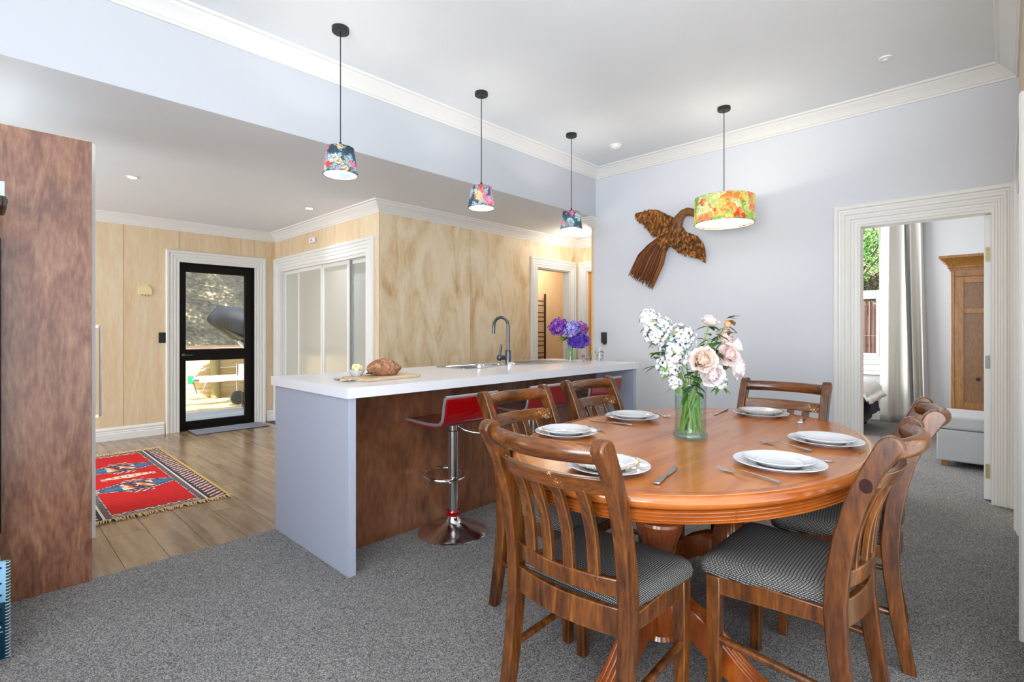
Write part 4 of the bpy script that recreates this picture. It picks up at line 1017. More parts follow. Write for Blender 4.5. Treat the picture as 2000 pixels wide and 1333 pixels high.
# --- hydrangeas
HX, HY_ = 3.50, 2.67
t = thing('tall_vase', 'clear glass vase on the bench end holding purple hydrangeas', 'vase', (HX, HY_, .9205))
G().lathe([(0, 0), (.040, 0), (.041, .012), (.040, .02), (.050, .19), (.047, .19), (.038, .024), (0, .02)], n=40).build('glass', M['glass'], t, smooth=True, sharp=60)
G().lathe([(0, .021), (.037, .022), (.043, .12), (0, .12)], n=32).build('water', M['water'], t, smooth=True)
VP = [(142, 72, 178), (120, 60, 170), (160, 92, 196)]; LV = [(150, 140, 214), (172, 164, 228), (134, 120, 204)]; BV = [(96, 60, 176), (118, 84, 196), (80, 52, 160)]; PK = [(170, 84, 150), (150, 90, 180), (190, 120, 180)]
for k, (r, z, f, rad, cols, lab) in enumerate([(-.105, 1.225, .0, .078, VP, 'deep purple hydrangea head over the sink side of its vase'), (.012, 1.205, -.05, .076, LV, 'pale lilac hydrangea head in the middle of the vase'), (.088, 1.11, -.03, .066, BV, 'blue violet hydrangea head low at the wall side'), (.085, 1.215, .03, .066, PK, 'pinkish hydrangea head behind the lilac one'), (.03, 1.10, -.045, .052, BV, 'small blue violet hydrangea head just above the vase rim')]):
    c = Vector((HX, HY_, 0))+RT*r+FW*f+Vector((0, 0, z)); t = thing('hydrangea', lab, 'flower', tuple(c), 0, 'hydrangeas in the tall vase')
    cluster((0, 0, 0), rad, 95, cols, .019, 4, .85).build('florets', pet, t, kind='stuff')
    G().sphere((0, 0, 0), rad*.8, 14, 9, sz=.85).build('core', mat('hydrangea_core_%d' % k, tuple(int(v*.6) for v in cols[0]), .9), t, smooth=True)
    b0 = Vector((HX+.02*math.cos(k*1.3), HY_+.02*math.sin(k*1.3), .945)); nk = Vector((HX, HY_, 1.10))+(c-Vector((HX, HY_, c.z)))*.25
    G().tube([p-c for p in (b0, nk, c-Vector((0, 0, rad*.6)))], .004, 6).build('stem', M['stem'], t, smooth=True)
    g = G()
    if k in (0, 4, 1):
        for q in range(2): leafblade(g, nk-c+Vector((0, 0, .03)), (RT*(-1 if k != 4 else .7)-FW*.3*q+Vector((0, 0, .3-.4*q))), .09, .03, random.choice([(70, 120, 50), (96, 146, 62)])); 
        g.build('leaves', leafm, t, smooth=True, kind='stuff')

# ------------------------------------------------------------------ bird sculpture on the wall
t = thing('bird_sculpture', 'rust brown carved bird with spread wings and long tail on the pale blue wall', 'sculpture', (4.796, 2.43, 2.1))
O2 = Vector((2.43, 2.1))
bw = wood('bird_wood', [(52, 40, 24), (104, 62, 28), (146, 88, 40), (176, 112, 50)], (8, 8, 8), 4, .7, .05, .5, 1.5, .6)
bo = wood('bird_ochre', [(84, 46, 16), (126, 76, 24), (160, 100, 34)], (5, 5, 5), 3, .55, .1, .4, 1.5, .2)
bd = vcol('bird_feather', .7, .4)
def L2(p): return (p[0]-O2.x, p[1]-O2.y)
lw = [(2.361, 2.318), (2.452, 2.37), (2.544, 2.428), (2.629, 2.446), (2.776, 2.435), (2.766, 2.38), (2.678, 2.309), (2.629, 2.242), (2.582, 2.179), (2.507, 2.165), (2.433, 2.087), (2.343, 2.194)]
rw = [(2.282, 2.219), (2.247, 2.164), (2.128, 2.108), (2.07, 2.028), (2.053, 1.97), (2.053, 1.873), (2.103, 1.902), (2.204, 1.937), (2.291, 1.979), (2.379, 2.047), (2.433, 2.087), (2.361, 2.196)]
def relief(poly, th, nm, m):
    pts = [Vector(L2(p)) for p in poly]; c = sum(pts, Vector((0, 0)))/len(pts)
    rings = []
    for k, x in ((.90, .02), (.97, .004), (.96, -.004), (.75, -th*.7), (.4, -th), (.1, -th*1.1)):
        rings.append([(x, c.x+(p.x-c.x)*k, c.y+(p.y-c.y)*k) for p in pts])
    return G().loft(rings).build(nm, m, t, smooth=True, sharp=50)
def inside(p, poly):
    c = False; n = len(poly)
    for i in range(n):
        a, b = poly[i], poly[i-1]
        if (a[1] > p[1]) != (b[1] > p[1]) and p[0] < (b[0]-a[0])*(p[1]-a[1])/(b[1]-a[1])+a[0]: c = not c
    return c
FC = [(120, 70, 30), (150, 92, 42), (172, 112, 56), (92, 58, 30), (74, 72, 44), (136, 78, 34), (186, 128, 66)]
def feathers(poly, ang, nm, L_=.045, w=.011, step=.017, base=-.030):
    g = G(); P_ = [L2(p) for p in poly]; ys = [p[0] for p in P_]; zs = [p[1] for p in P_]
    z = min(zs)
    while z < max(zs):
        y = min(ys)
        while y < max(ys):
            q = (y+random.uniform(-.004, .004), z+random.uniform(-.004, .004))
            if inside(q, P_):
                a = ang(q)+random.uniform(-.2, .2); d = Vector((math.cos(a), math.sin(a))); s = Vector((-d.y, d.x)); x0 = base-random.uniform(0, .010)
                rows = []
                for f, hw, xo in ((0, .5, .012), (.35, 1, .002), (.7, .9, -.002), (1, .25, .0)):
                    c = Vector(q)+d*L_*f; rows.append([(x0+xo+.004, c.x-s.x*w*hw, c.y-s.y*w*hw), (x0+xo-.003, c.x, c.y), (x0+xo+.004, c.x+s.x*w*hw, c.y+s.y*w*hw)])
                g.loft(rows, closed=False, col=random.choice(FC))
            y += step
        z += step
    o = g.build(nm, bd, t, kind='stuff'); return o
relief(lw, .03, 'wing', bw); relief(rw, .03, 'wing', bw)
# directions in (y,z); y grows toward the picture's left
feathers(lw, lambda q: -1.45+.9*max(0, q[0])*2.2 - .35, 'wing_feathers')
feathers(rw, lambda q: -1.75-.2*(q[0] < -.2), 'wing_feathers')
nk = [(2.145, 2.305), (2.175, 2.338), (2.225, 2.352), (2.264, 2.345), (2.310, 2.30), (2.335, 2.244), (2.36, 2.18), (2.40, 2.12), (2.45, 2.05)]
G().tube([(-.02, *L2(p)) for p in nk], [.010, .017, .019, .019, .023, .029, .035, .034, .02], 18, flat=2.15).build('body', bo, t, smooth=True)
G().tube([(-.02, *L2(p)) for p in [(2.15, 2.312), (2.11, 2.27), (2.085, 2.215)]], [.016, .009, .003], 10).build('beak', bo, t, smooth=True)
feathers([(2.31, 2.24), (2.37, 2.27), (2.45, 2.19), (2.50, 2.10), (2.44, 2.02), (2.38, 2.04), (2.31, 2.14)], lambda q: -.95, 'breast_feathers', .05, .012, .016, -.082)
g = G()
for k in range(300):
    f = (k+random.random())/300; a = Vector((2.50, 2.15)).lerp(Vector((2.41, 2.06)), f)
    mid = Vector((2.745, 1.985)).lerp(Vector((2.475, 1.87)), f); e = Vector((2.865, 1.79)).lerp(Vector((2.60, 1.63)), min(1, f*1.05)); e += (e-mid).normalized()*random.uniform(-.10, .025)*(1 if .06 < f < .94 else 1.2)
    x = -.012-random.random()*.03-.015*math.sin(PI*f)
    g.tube([(x, *(a-O2)), (x-.004, *((a+mid)/2+Vector((.012, .004))-O2)), (x, *(mid-O2)), (x+.006, *(e-O2))], [.005, .0065, .0065, .002], 5, col=random.choice([(118, 66, 34), (140, 82, 44), (96, 58, 34), (160, 98, 50), (78, 60, 42), (104, 60, 40)]))
g.build('tail_feathers', bd, t, kind='stuff')

# ------------------------------------------------------------------ rug
RX, RY, RW, RL = .40, 4.05, .87, 2.10
def rugcol(u, v):
    """u across (0 hidden side..1 gold selvage), v along (0 near fringe..1 far)"""
    X = u*RW; Y = v*RL; ex = RW-X; ey = min(Y, RL-Y)
    R1, NV, CR, BL, GD, MG, OR = (196, 36, 36), (52, 58, 84), (222, 206, 176), (62, 96, 126), (206, 170, 88), (128, 56, 72), (206, 112, 58)
    exx = min(X, RW-X)
    if exx < .022: return GD
    if exx < .125:
        k = int(Y/.022) % 2; j = int((Y+exx*.8)/.022) % 3
        return (MG, CR, NV)[j] if (.03 < exx < .118) else NV
    if exx < .14: return NV
    if exx < .152: return CR
    if exx < .185: return (112, 104, 108) if int(Y/.03+exx*40) % 2 else (88, 80, 92)
    if exx < .197: return CR if int(Y/.02) % 2 else NV
    if ey < .02: return MG
    if ey < .105:
        z = (ey+.012*abs(((X/.06) % 1)*2-1)*2); return [NV, (150, 140, 150), MG, (176, 164, 160), NV, CR][int(z/.017) % 6]
    # medallions along the rug
    cx = .45
    for cy in (.76, 1.45):
        dx, dy = X-cx, Y-cy
        adx, ady = abs(dx), abs(dy)
        hh = .145*(1-max(0, adx-.07)/.27)
        if adx < .235 and ady < hh:
            if hh-ady < .016: return CR if int((X+Y)/.018) % 2 else NV
            if adx < .10:
                s = int((dx+dy*.4+1)/.028) % 4
                if ady < .085: return (CR, OR, NV, CR)[s] if (dx*dy) > 0 else (OR, CR, (170, 52, 44), NV)[s]
                return NV if int(X/.018) % 2 else BL
            return BL if ady > .04 or adx > .20 else (74, 112, 148)
        if .235 <= adx < .262 and ady < .065: return CR if int(Y/.014) % 2 else NV
        if adx < .075 and .16 < ady < .21: return (CR, NV, R1)[int((X+ady)/.018) % 3]
        if adx < .014 and .21 < ady < .27: return MG
    dx, dy = X-cx, Y-1.105
    if abs(dx) < .15 and abs(dy) < .06*(1-abs(dx)/.30):
        return CR if abs(dy) > .03*(1-abs(dx)/.30) or int(X/.016) % 3 else (160, 130, 110)
    if .15 <= abs(dx) < .18 and abs(dy) < .05: return MG if int(Y/.012) % 2 else CR
    n = math.sin(Y*90+math.sin(X*14)*2)*6+random.uniform(-5, 5)
    return (R1[0]+n, R1[1]+n*.6, R1[2]+n*.6)
t = thing('rug', 'red woven rug with blue medallions and gold fringe on the timber floor', 'rug', (RX, RY, 0), 0)
g = G(); nu, nv = 130, 290
vs = [(RW*i/nu, RL*j/nv, .007+.0012*math.sin(j*.9)*math.sin(i*.3)) for j in range(nv+1) for i in range(nu+1)]
k0 = len(g.v); g.v += vs
for j in range(nv):
    for i in range(nu):
        a = j*(nu+1)+i; g.f.append((a, a+1, a+nu+2, a+nu+1)); g.c.append(rugcol((i+.5)/nu, (j+.5)/nv))
g.box(0, RW, 0, RL, .0005, .0055, col=(120, 60, 60))
g.build('pile', vcol('rug_wool', .95, .5), t)
for nm, y0, s in (('fringe', 0, -1), ('fringe', RL, 1)):
    g = G()
    for k in range(110):
        x = RW*(k+.5)/110+random.uniform(-.003, .003); L_ = random.uniform(.035, .065); dx = random.uniform(-.02, .02)
        g.tube([(x, y0-s*.01, .008), (x+dx*.4, y0+s*L_*.5, .010+random.random()*.008), (x+dx, y0+s*L_, .004)], [.0035, .005, .002], 5)
    g.build(nm, mat('fringe_wool', (206, 180, 130), .95) if s < 0 else bpy.data.materials['fringe_wool'], t, kind='stuff')
t = thing('door_mat', 'thin grey door mat in front of the glazed door', 'mat', (1.72, 6.62, 0), .0)
G().box(0, .78, 0, .36, 0, .010).build('pile', mat('mat_grey', (118, 120, 128), 1, noise=.35, nscale=160, bump=.6, bscale=300), t, bevel=.003)
g = G(); g.box(-.012, 0, -.012, .372, 0, .006); g.box(.78, .792, -.012, .372, 0, .006); g.box(0, .78, -.012, 0, 0, .006); g.box(0, .78, .36, .372, 0, .006); g.build('rubber_edge', M['black'], t)

# ------------------------------------------------------------------ tall cabinet on the left, fridge unit, things at the frame edge
t = thing('tall_cabinet', 'tall dark stained ply cabinet side at the left edge of the room', 'cabinet', (-.9, 3.15, 0))
M['darkply_sheen'] = wood('dark_ply_with_sheen', [(84, 46, 30), (116, 70, 48), (144, 98, 72), (170, 128, 102)], (4, 4, 0.9), 2.2, 0.34, 0.5, 0.45, 3.0, 0.04)  # dark ply colour lightened to stand for the sheen on this panel
G().box(.962, 1.276, 0, .022, 0, 2.10).build('side_panel', M['darkply_sheen'], t, bevel=.001)
G().box(0, 1.27, .024, .44, 0, 2.098).build('carcass', M['darkply'], t)
g = G(); g.box(0, .96, -.006, .0235, .03, 2.05); g.build('back_board', M['tabledark'], t)
t = thing('pantry_unit', 'white pantry unit edge behind the tall dark cabinet', 'cabinet', (-.2, 3.597, 0))
G().box(0, .62, 0, .85, .0, 2.23).build('carcass', M['trim'], t, bevel=.002)
G().box(.62, .645, 0, .42, .06, 2.22).build('door', M['trim'], t, bevel=.002)
g = G(); g.tube([(.66, .05, .72), (.672, .05, .72), (.672, .05, 1.22), (.66, .05, 1.22)], .006, 8); g.box(.645, .662, .044, .056, .714, .726); g.box(.645, .662, .044, .056, 1.214, 1.226); g.build('handle', M['chrome'], t, smooth=True)
t = thing('television', 'black gloss screen edge in front of the tall dark panel', 'television', (-1.0, 3.05, .34))
G().box(0, 1.066, 0, .05, 0, 1.25).build('screen', M['tvblack'], t, bevel=.004)
G().box(.2, .8, .0, .09, -.04, .0).build('stand', M['black'], t)
t = thing('media_bench', 'low pale timber bench edge beneath the black screen', 'cabinet', (-1.0, 2.80, 0))
G().box(0, 1.060, 0, .34, .24, .30).build('top', M['plank'], t, bevel=.002)
G().box(0, 1.04, .02, .34, 0, .24).build('carcass', M['tvblack'], t, bevel=.002)
t = thing('wall_shelf', 'short dark shelf end with a rounded nose high at the left edge', 'shelf', (-.5, 2.9, 1.68))
g = G(); pr = [(.575, .02)]+[(.568+.012*math.sin(a), .0205-.0205*math.cos(a)) for a in [PI*k/6 for k in range(7)]]
g.box(0, .566, -.1, .14, 0, .042); g.build('board', M['tabledark'], t, bevel=.004)
g = G(); g.loft([[(x, -.1, z) for x, z in [(.566, 0), (.574, .004), (.578, .012), (.579, .021), (.578, .030), (.574, .038), (.566, .042)]], [(x, .14, z) for x, z in [(.566, 0), (.574, .004), (.578, .012), (.579, .021), (.578, .030), (.574, .038), (.566, .042)]]])
g.build('rounded_nose', M['black'], t, smooth=True)
t = thing('greeting_card', 'pale green and white card standing on the dark shelf end', 'card', (-.02, 2.9, 1.7225))
G().box(0, .092, 0, .004, 0, .075).build('card', mat('card_mint', (196, 236, 222), .6), t)
g = G(); g.box(.045, .070, -.001, 0, .01, .034); g.box(.0, .03, -.001, 0, .01, .06); g.build('print', mat('card_green', (112, 196, 128), .6), t)
# books standing on the carpet at the left edge
def vbook(nm, lab, loc, rz, w, h, d, cover, extra, tilt=0):
    t = thing(nm, lab, 'book', loc, rz, 'books standing on the carpet at the left edge'); t.rotation_euler = (tilt, 0, rz)
    G().box(0, w, 0, .003, 0, h).build('cover', cover, t, bevel=.001)
    G().box(0, w, d-.003, d, 0, h).build('cover', cover, t, bevel=.001)
    G().box(.002, w-.004, .0035, d-.0035, .002, h-.002).build('pages', M['china'], t)
    extra(t); return t
bluebook = vcol('blue_cover', .4)
def ext1(t):
    w, h = .30, .355
    g = G()
    for k in range(36):
        zz = h*(k+.5)/36
        f = k/36
        g.box(0, w-.008, -.0012, 0, h*k/36, h*(k+1)/36, col=(20+int(20*f), 56+int(30*f), 78+int(24*f)) if f < .56 else (120+int(30*f), 180+int(15*f), 216+int(8*f)))
    for a, b in ((.58, .50), (.70, .66), (.86, .80), (.44, .34), (.30, .27)):
        m_ = Matrix.Translation((w-.08, -.002, h*a)) @ Matrix.Rotation(-.45, 4, 'Y'); g.box(-.07, .068, -.0006, .0006, -.003, .003, mtx=m_, col=(16, 34, 50))
    g.box(w-.07, w-.02, -.0022, -.0012, .115, .122, col=(230, 236, 236)); g.box(w-.075, w-.015, -.0022, -.0012, .098, .102, col=(170, 210, 205))
    g.box(w-.06, w-.028, -.0022, -.0012, .02, .065, col=(236, 238, 238))
    for k in range(5): g.box(w-.056+k*.005, w-.054+k*.005, -.0028, -.0021, .026, .058, col=(40, 46, 50))
    # white letter O of the title
    n = 16
    for k in range(n):
        a = 2*PI*k/n; m_ = Matrix.Translation((w-.040+.009*math.cos(a), -.0018, .138+.010*math.sin(a))) @ Matrix.Rotation(-a, 4, 'Y'); g.box(-.0022, .0022, -.0006, .0006, -.0022, .0022, mtx=m_, col=(238, 242, 242))
    g.build('cover_picture', bluebook, t)
    g = G()
    for k in range(30):
        zz = h*(k+.5)/30; g.tube([(w-.006+.008*math.cos(a), .008+.010*math.sin(a), zz) for a in [2*PI*q/8 for q in range(8)]], .0015, 5, loop=True)
    g.build('wire_spine', mat('white_wire', (214, 220, 222), .4), t)
vbook('wire_bound_book', 'tall blue wire bound book standing on the carpet by the dark panel', (-.215, 2.70, .0), -.24, .30, .355, .018, mat('teal_cover', (26, 78, 84), .4), ext1)
def ext2(t):
    G().box(.0, .2, -.0012, 0, .22, .28).build('cover_band', mat('pink_band', (226, 120, 128), .5), t)
    g = G(); g.box(.19, .197, -.004, 0, .02, .25); g.build('spine_strip', M['china'], t)
vbook('red_book', 'red book leaning in front of the wire bound one', (-.172, 2.60, 0), -.24, .212, .27, .022, mat('red_cover', (196, 42, 40), .45), ext2)

# ------------------------------------------------------------------ small wall fittings
t = thing('hook_rack', 'pale yellow arched key rack with three pegs on the ply wall', 'hook rack', (1.301, YE-.009, 1.60))
arc = [(-.062, 0)]+[(-.062*math.cos(a), .045+.062*math.sin(a)) for a in [PI*k/14 for k in range(15)]]+[(.062, 0)]
G().prism([(x, z) for x, z in arc], 'y', -.014, 0).build('plate', mat('pale_yellow', (238, 224, 164), .5), t, bevel=.002)
for k in (-.03, 0, .03): G().tube([(k, -.008, .005), (k, -.02, -.012), (k, -.012, -.022)], .0028, 6).build('peg', M['steel'], t, smooth=True)
def switch(loc, rz, lab, plug=False):
    t = thing('wall_switch', lab, 'switch', loc, rz, 'black wall switch plates')
    G().box(-.037, .037, -.009, 0, -.06, .06).build('plate', M['black'], t, bevel=.003)
    for k in (-.013, .013): G().box(k-.007, k+.007, -.013, -.009, -.012, .012).build('rocker', M['black'], t, bevel=.001)
    if plug: G().box(.005, .033, -.04, -.009, -.075, -.03).build('plug', M['black'], t, bevel=.003)
switch((1.465, YE-.009, 1.112), 0, 'black switch plate on the ply wall left of the glazed door')
switch((XB-.001, 3.214, 1.114), -PI/2, 'black switch plate on the pale blue wall above the tumblers', True)
t = thing('door_chime', 'small white alarm box on the ply above the closet doors', 'alarm', (XC-.009, 5.862, 2.255))
G().box(-.03, 0, -.07, .07, -.03, .03).build('body', M['plastic'], t, bevel=.008)
G().box(-.032, -.029, -.012, .012, -.008, .008).build('grille', M['black'], t)
t = thing('towel_rail', 'black ladder towel rail seen through the far doorway', 'towel rail', (6.42, 5.42, 0))
G().box(-.012, .012, -.012, .012, .55, 1.79).build('upright', M['black'], t, bevel=.002)
G().box(-.59, -.566, -.012, .012, .55, 1.79).build('upright', M['black'], t, bevel=.002)
for z in (.62, .69, .76, .83, .95, 1.02, 1.09, 1.16, 1.34, 1.41, 1.48, 1.60, 1.67): G().tube([(-.57, 0, z), (0, 0, z)], .008, 8).build('rung', M['black'], t, smooth=True)
for z in (.60, 1.765): G().tube([(0, 0, z), (.10, .07, z)], .008, 8).build('bracket', M['black'], t, smooth=True)

# ------------------------------------------------------------------ bedroom
t = thing('curtain', 'long pale linen curtain hanging beside the bedroom window', 'curtain', (8.27, .95, 0))
def curt(y0t, y1t, y0b, y1b, dx, ph, nm, seed):
    rows = []; n = 72
    for i in range(25):
        f = i/24; z = 2.70-2.695*f; row = []
        a0 = y0t+(y0b-y0t)*f**1.3; a1 = y1t+(y1b-y1t)*f**1.3
        for j in range(n+1):
            s = j/n; fold = .045*math.sin(s*2*PI*1.6+ph+1.2*f)+.010*math.sin(s*2*PI*3.3+ph*2+f*3); row.append((dx+fold*(.7+.7*f)+.02*math.sin(s*9+f*4), a0+(a1-a0)*s, z))
        rows.append(row)
    o = G().loft(rows, closed=False).build(nm, M['cloth'], t, smooth=True, sharp=180)
    so = o.modifiers.new('s', 'SOLIDIFY'); so.thickness = .003
curt(.26, -.02, .24, -.10, 0, .6, 'drape', 0); curt(-.03, -.20, -.12, -.27, .03, 2.4, 'drape', 2)
G().tube([(-.0, -.35, 2.71), (-.0, 2.0, 2.71)], .012, 10).build('rod', M['black'], t)
M['oakdark'] = wood('oak_panel', [(100, 60, 18), (134, 86, 30), (162, 110, 44)], (9, 9, 1.2), 3, .4, .2, .5, 4.0, .05)
t = thing('wardrobe', 'oak wardrobe with moulded cornice and panelled door in the bedroom', 'wardrobe', (6.62, -.75, 0))
wy1 = 1.13
g = G(); g.box(.012, .55, .02, wy1-.02, .06, 1.80); g.build('carcass', M['oak'], t)
CW = [(0, -.14), (.010, -.14), (.012, -.125), (.022, -.118), (.024, -.095), (.040, -.065), (.075, -.030), (.085, -.024), (.088, 0), (0, 0)]
g = G(); rings = []
for (x, y), (mx_, my_) in zip([(.55, 0), (0, 0), (0, wy1), (.55, wy1)], [(0, -1), (-1, -1), (-1, 1), (0, 1)]):
    rings.append([(x+mx_*o, y+my_*o, 1.925+h) for o, h in CW])
g.loft(rings).build('cornice', M['oak'], t, smooth=True, sharp=25)
G().box(-.0, .55, 0, wy1, 1.785, 1.80).build('top_board', M['oak'], t)
g = G(); g.box(-.008, .012, 0.0, .03, .06, 1.785); g.box(-.008, .012, wy1-.03, wy1, .06, 1.785); g.box(-.008, .012, .03, wy1-.03, 1.72, 1.785); g.box(-.008, .012, .03, wy1-.03, .06, .14); g.build('face_frame', M['oak'], t, bevel=.003)
G().box(-.01, .55, -.01, wy1+.01, 0, .06).build('plinth', M['oak'], t, bevel=.004)
for a, b in ((.032, wy1/2-.001), (wy1/2+.001, wy1-.032)):
    g = G(); s = .065
    g.box(-.014, .008, a, a+s, .142, 1.718); g.box(-.014, .008, b-s, b, .142, 1.718); g.box(-.014, .008, a+s, b-s, .142, .50); g.box(-.014, .008, a+s, b-s, 1.36, 1.41); g.box(-.014, .008, a+s, b-s, 1.655, 1.718)
    d = g.build('door', M['oak'], t, bevel=.003)
    g = G(); g.box(.002, .008, a+s, b-s, .50, 1.36)
    G().box(.002, .008, a+s, b-s, 1.41, 1.655).build('panel', M['oakdark'], d)
    g.build('panel', M['oakdark'], d)
    kx = (b-s/2) if a < .3 else (a+s/2); kx = a+.20 if a > .3 else b-.2
    G().lathe([(0, 0), (.010, 0), (.007, .018), (.018, .030), (.016, .040), (0, .042)], n=16, mtx=Matrix.Translation((-.014, (b-.033) if a < .3 else (wy1-.20), .73)) @ Matrix.Rotation(-PI/2, 4, 'Y')).build('knob', M['black'], d, smooth=True)
t = thing('ottoman', 'grey fabric storage ottoman in front of the oak wardrobe', 'ottoman', (5.90, -.62, 0))
ow = 1.055
G().box(0, .56, 0, ow, .05, .325).build('base', M['greyfab'], t, bevel=.012, seg=3)
G().box(-.006, .566, -.006, ow+.006, .328, .45).build('lid', M['greyfab'], t, bevel=.025, seg=4)
for x in (.03, .48):
    for y in (.03, ow-.08): G().box(x, x+.05, y, y+.05, 0, .05).build('foot', M['oak'], t, bevel=.003)
t = thing('bed', 'bed with dark grey base showing at the bedroom doorway', 'bed', (7.0, 1.22, 0))
G().box(0, .95, 0, 1.6, .06, .30).build('base', M['bedgrey'], t, bevel=.04, seg=4)
G().box(.0, .95, .0, 1.6, .30, .50).build('mattress', M['duvet'], t, bevel=.05, seg=4)
for x in (.05, .85): G().box(x, x+.05, .05, .10, 0, .06).build('foot', M['black'], t)
def drape(nm, lab, cat, m, x0, x1, ytop, z0, yover, zbot, seed, th=.02):
    tt = thing(nm, lab, cat, (7.0, 1.22, 0)); rows = []
    prof = [(1.55, z0), (1.0, z0+.01), (.5, z0+.015), (.25, z0+.01), (.12, z0), (.02, z0-.03), (-.05, z0-.09), (-.09, z0-.17), (-.10, zbot+.04), (-.115, zbot)]
    for k, (y, z) in enumerate(prof):
        row = []
        for j in range(49):
            s = j/48; wv = .010*math.sin(s*13+k*.35+seed)+.004*math.sin(s*29+k*.8); row.append((x0+(x1-x0)*s, y+yover-wv*(1 if k > 4 else 0), z+(wv if k <= 5 else .5*wv)))
        rows.append(row)
    o = G().loft(rows, closed=False).build('fabric', m, tt, smooth=True, sharp=180); so = o.modifiers.new('s', 'SOLIDIFY'); so.thickness = th; so.offset = 1
drape('bed_throw', 'charcoal throw hanging below the white duvet at the bed edge', 'throw', M['bedgrey'], .35, .80, 1.5, .515, .02, .20, 1, .01)
drape('duvet', 'rumpled white duvet over the edge of the bed', 'duvet', M['duvet'], -.02, .97, 1.5, .545, .0, .36, 0, .04)

# ------------------------------------------------------------------ outside the bedroom window
t = thing('brush_fence', 'reddish brushwood fence outside the bedroom window', 'fence', (10.6, 0, -.3))
g = G()
for k in range(620):
    y = .6+k*.0053; h = 1.95+random.uniform(-.06, .05); g.tube([(random.uniform(-.03, .03), y, 0), (random.uniform(-.03, .03), y+random.uniform(-.015, .015), h)], random.uniform(.006, .010), 5, col=random.choice([(138, 96, 84), (160, 116, 100), (112, 78, 70), (176, 136, 120)]))
g.build('brushwood', vcol('brush', .9), t, kind='stuff')
for z in (.55, 1.4): G().tube([(-.03, .5, z), (-.03, 3.9, z)], .003, 6).build('wire', M['steel'], t)
for z in (.3, 1.2): G().box(.03, .07, .5, 3.9, z, z+.06).build('rail', M['oak'], t)
def shrub(nm, lab, loc, r, n, cols, size, sz=1.0):
    t = thing(nm, lab, 'shrub', loc); g = G()
    for k in range(n):
        d = Vector([random.gauss(0, 1) for _ in range(3)]).normalized(); rr_ = r*random.uniform(.35, 1.0)**.6; p = Vector((d.x*rr_, d.y*rr_, d.z*rr_*sz))
        a = (d+Vector([random.uniform(-.7, .7) for _ in range(3)])+Vector((0, 0, .1))).normalized(); leafblade(g, p, a, size*random.uniform(.6, 1.3), size*.16, random.choice(cols))
    g.build('foliage', leafm, t, kind='stuff')
    g = G()
    for k in range(9):
        a = k*.7; g.tube([(0, 0, -loc[2]), (.1*math.cos(a), .1*math.sin(a), -.3), (r*.7*math.cos(a), r*.7*math.sin(a), r*.5*sz)], [.03, .022, .008], 6)
    g.build('branches', M['tabledark'], t, kind='stuff')
GC = [(88, 150, 62), (118, 178, 84), (60, 112, 48), (150, 200, 110)]
shrub('conifer_shrub', 'bright green feathery shrub above the brush fence', (12.2, 2.3, 2.35), .95, 6500, GC, .10)
shrub('dry_shrub', 'brown twiggy shrub behind the brush fence', (11.7, 1.5, 2.0), .55, 2600, [(112, 96, 66), (90, 76, 54), (140, 124, 90)], .09, .5)
g = G(); rows = []
for i in range(20):
    rows.append([(13.2+i*.4, -3+j*.5, -.3+i*.42+.15*math.sin(j*1.7+i)) for j in range(26)])
g.loft(rows, closed=False)
struct('hill_east', g, mat('leaf_litter', (138, 124, 96), 1, noise=.5, nscale=5, bump=1, bscale=12), smooth=True)

# ------------------------------------------------------------------ outside the glazed door
t = thing('deck', 'grey weathered timber deck outside the glazed door', 'deck', (-1.0, 7.14, -.05))
dk_ = wood('deck_grey', [(120, 122, 128), (150, 152, 158), (172, 174, 178)], (.6, 8, 8), 2.5, .8, 0, perobj=.06)
for k in range(12): G().box(0, 6.5, k*.145, k*.145+.138, -.03, 0).build('board', dk_, t, bevel=.002)
G().box(0, 6.5, 1.70, 1.735, -.16, -.032).build('fascia', dk_, t)
g = G(); rows = []
for i in range(31):
    rows.append([(-4+j*.35, 7.1+i*.17, -.16+.01*math.sin(i*2.1+j*1.3)+.012*math.sin(j*2.7)) for j in range(41)])
g.loft(rows, closed=False)
gr = wood('dry_grass_ground', [(150, 132, 96), (196, 176, 132), (226, 208, 166)], (3, 3, 3), 2, 1, 0, .5, 1, .6)
struct('ground', g, gr, smooth=True)
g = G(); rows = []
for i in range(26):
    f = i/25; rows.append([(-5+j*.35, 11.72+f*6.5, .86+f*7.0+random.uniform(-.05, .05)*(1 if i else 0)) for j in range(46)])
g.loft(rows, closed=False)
bk, N_, L_, P_ = newmat('bank_litter_dapple')
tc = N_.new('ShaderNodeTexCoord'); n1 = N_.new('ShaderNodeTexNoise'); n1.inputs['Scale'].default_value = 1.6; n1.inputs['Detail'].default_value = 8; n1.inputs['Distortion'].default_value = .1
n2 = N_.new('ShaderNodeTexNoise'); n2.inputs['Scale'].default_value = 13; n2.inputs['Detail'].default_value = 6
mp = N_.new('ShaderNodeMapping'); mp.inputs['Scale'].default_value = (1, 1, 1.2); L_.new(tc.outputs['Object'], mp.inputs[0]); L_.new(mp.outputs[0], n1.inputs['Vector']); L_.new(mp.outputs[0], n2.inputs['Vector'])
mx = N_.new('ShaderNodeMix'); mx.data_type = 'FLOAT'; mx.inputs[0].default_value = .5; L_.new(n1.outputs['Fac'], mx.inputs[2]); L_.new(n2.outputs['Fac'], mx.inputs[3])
r = ramp(N_, [(.38, (34, 31, 27)), (.50, (56, 54, 46)), (.59, (76, 72, 60)), (.66, (170, 146, 112))]); L_.new(mx.outputs[0], r.inputs[0]); L_.new(r.outputs[0], P_.inputs['Base Color']); P_.inputs['Roughness'].default_value = 1  # leaf litter, with tree shade and dappled sun put into the blotch colours
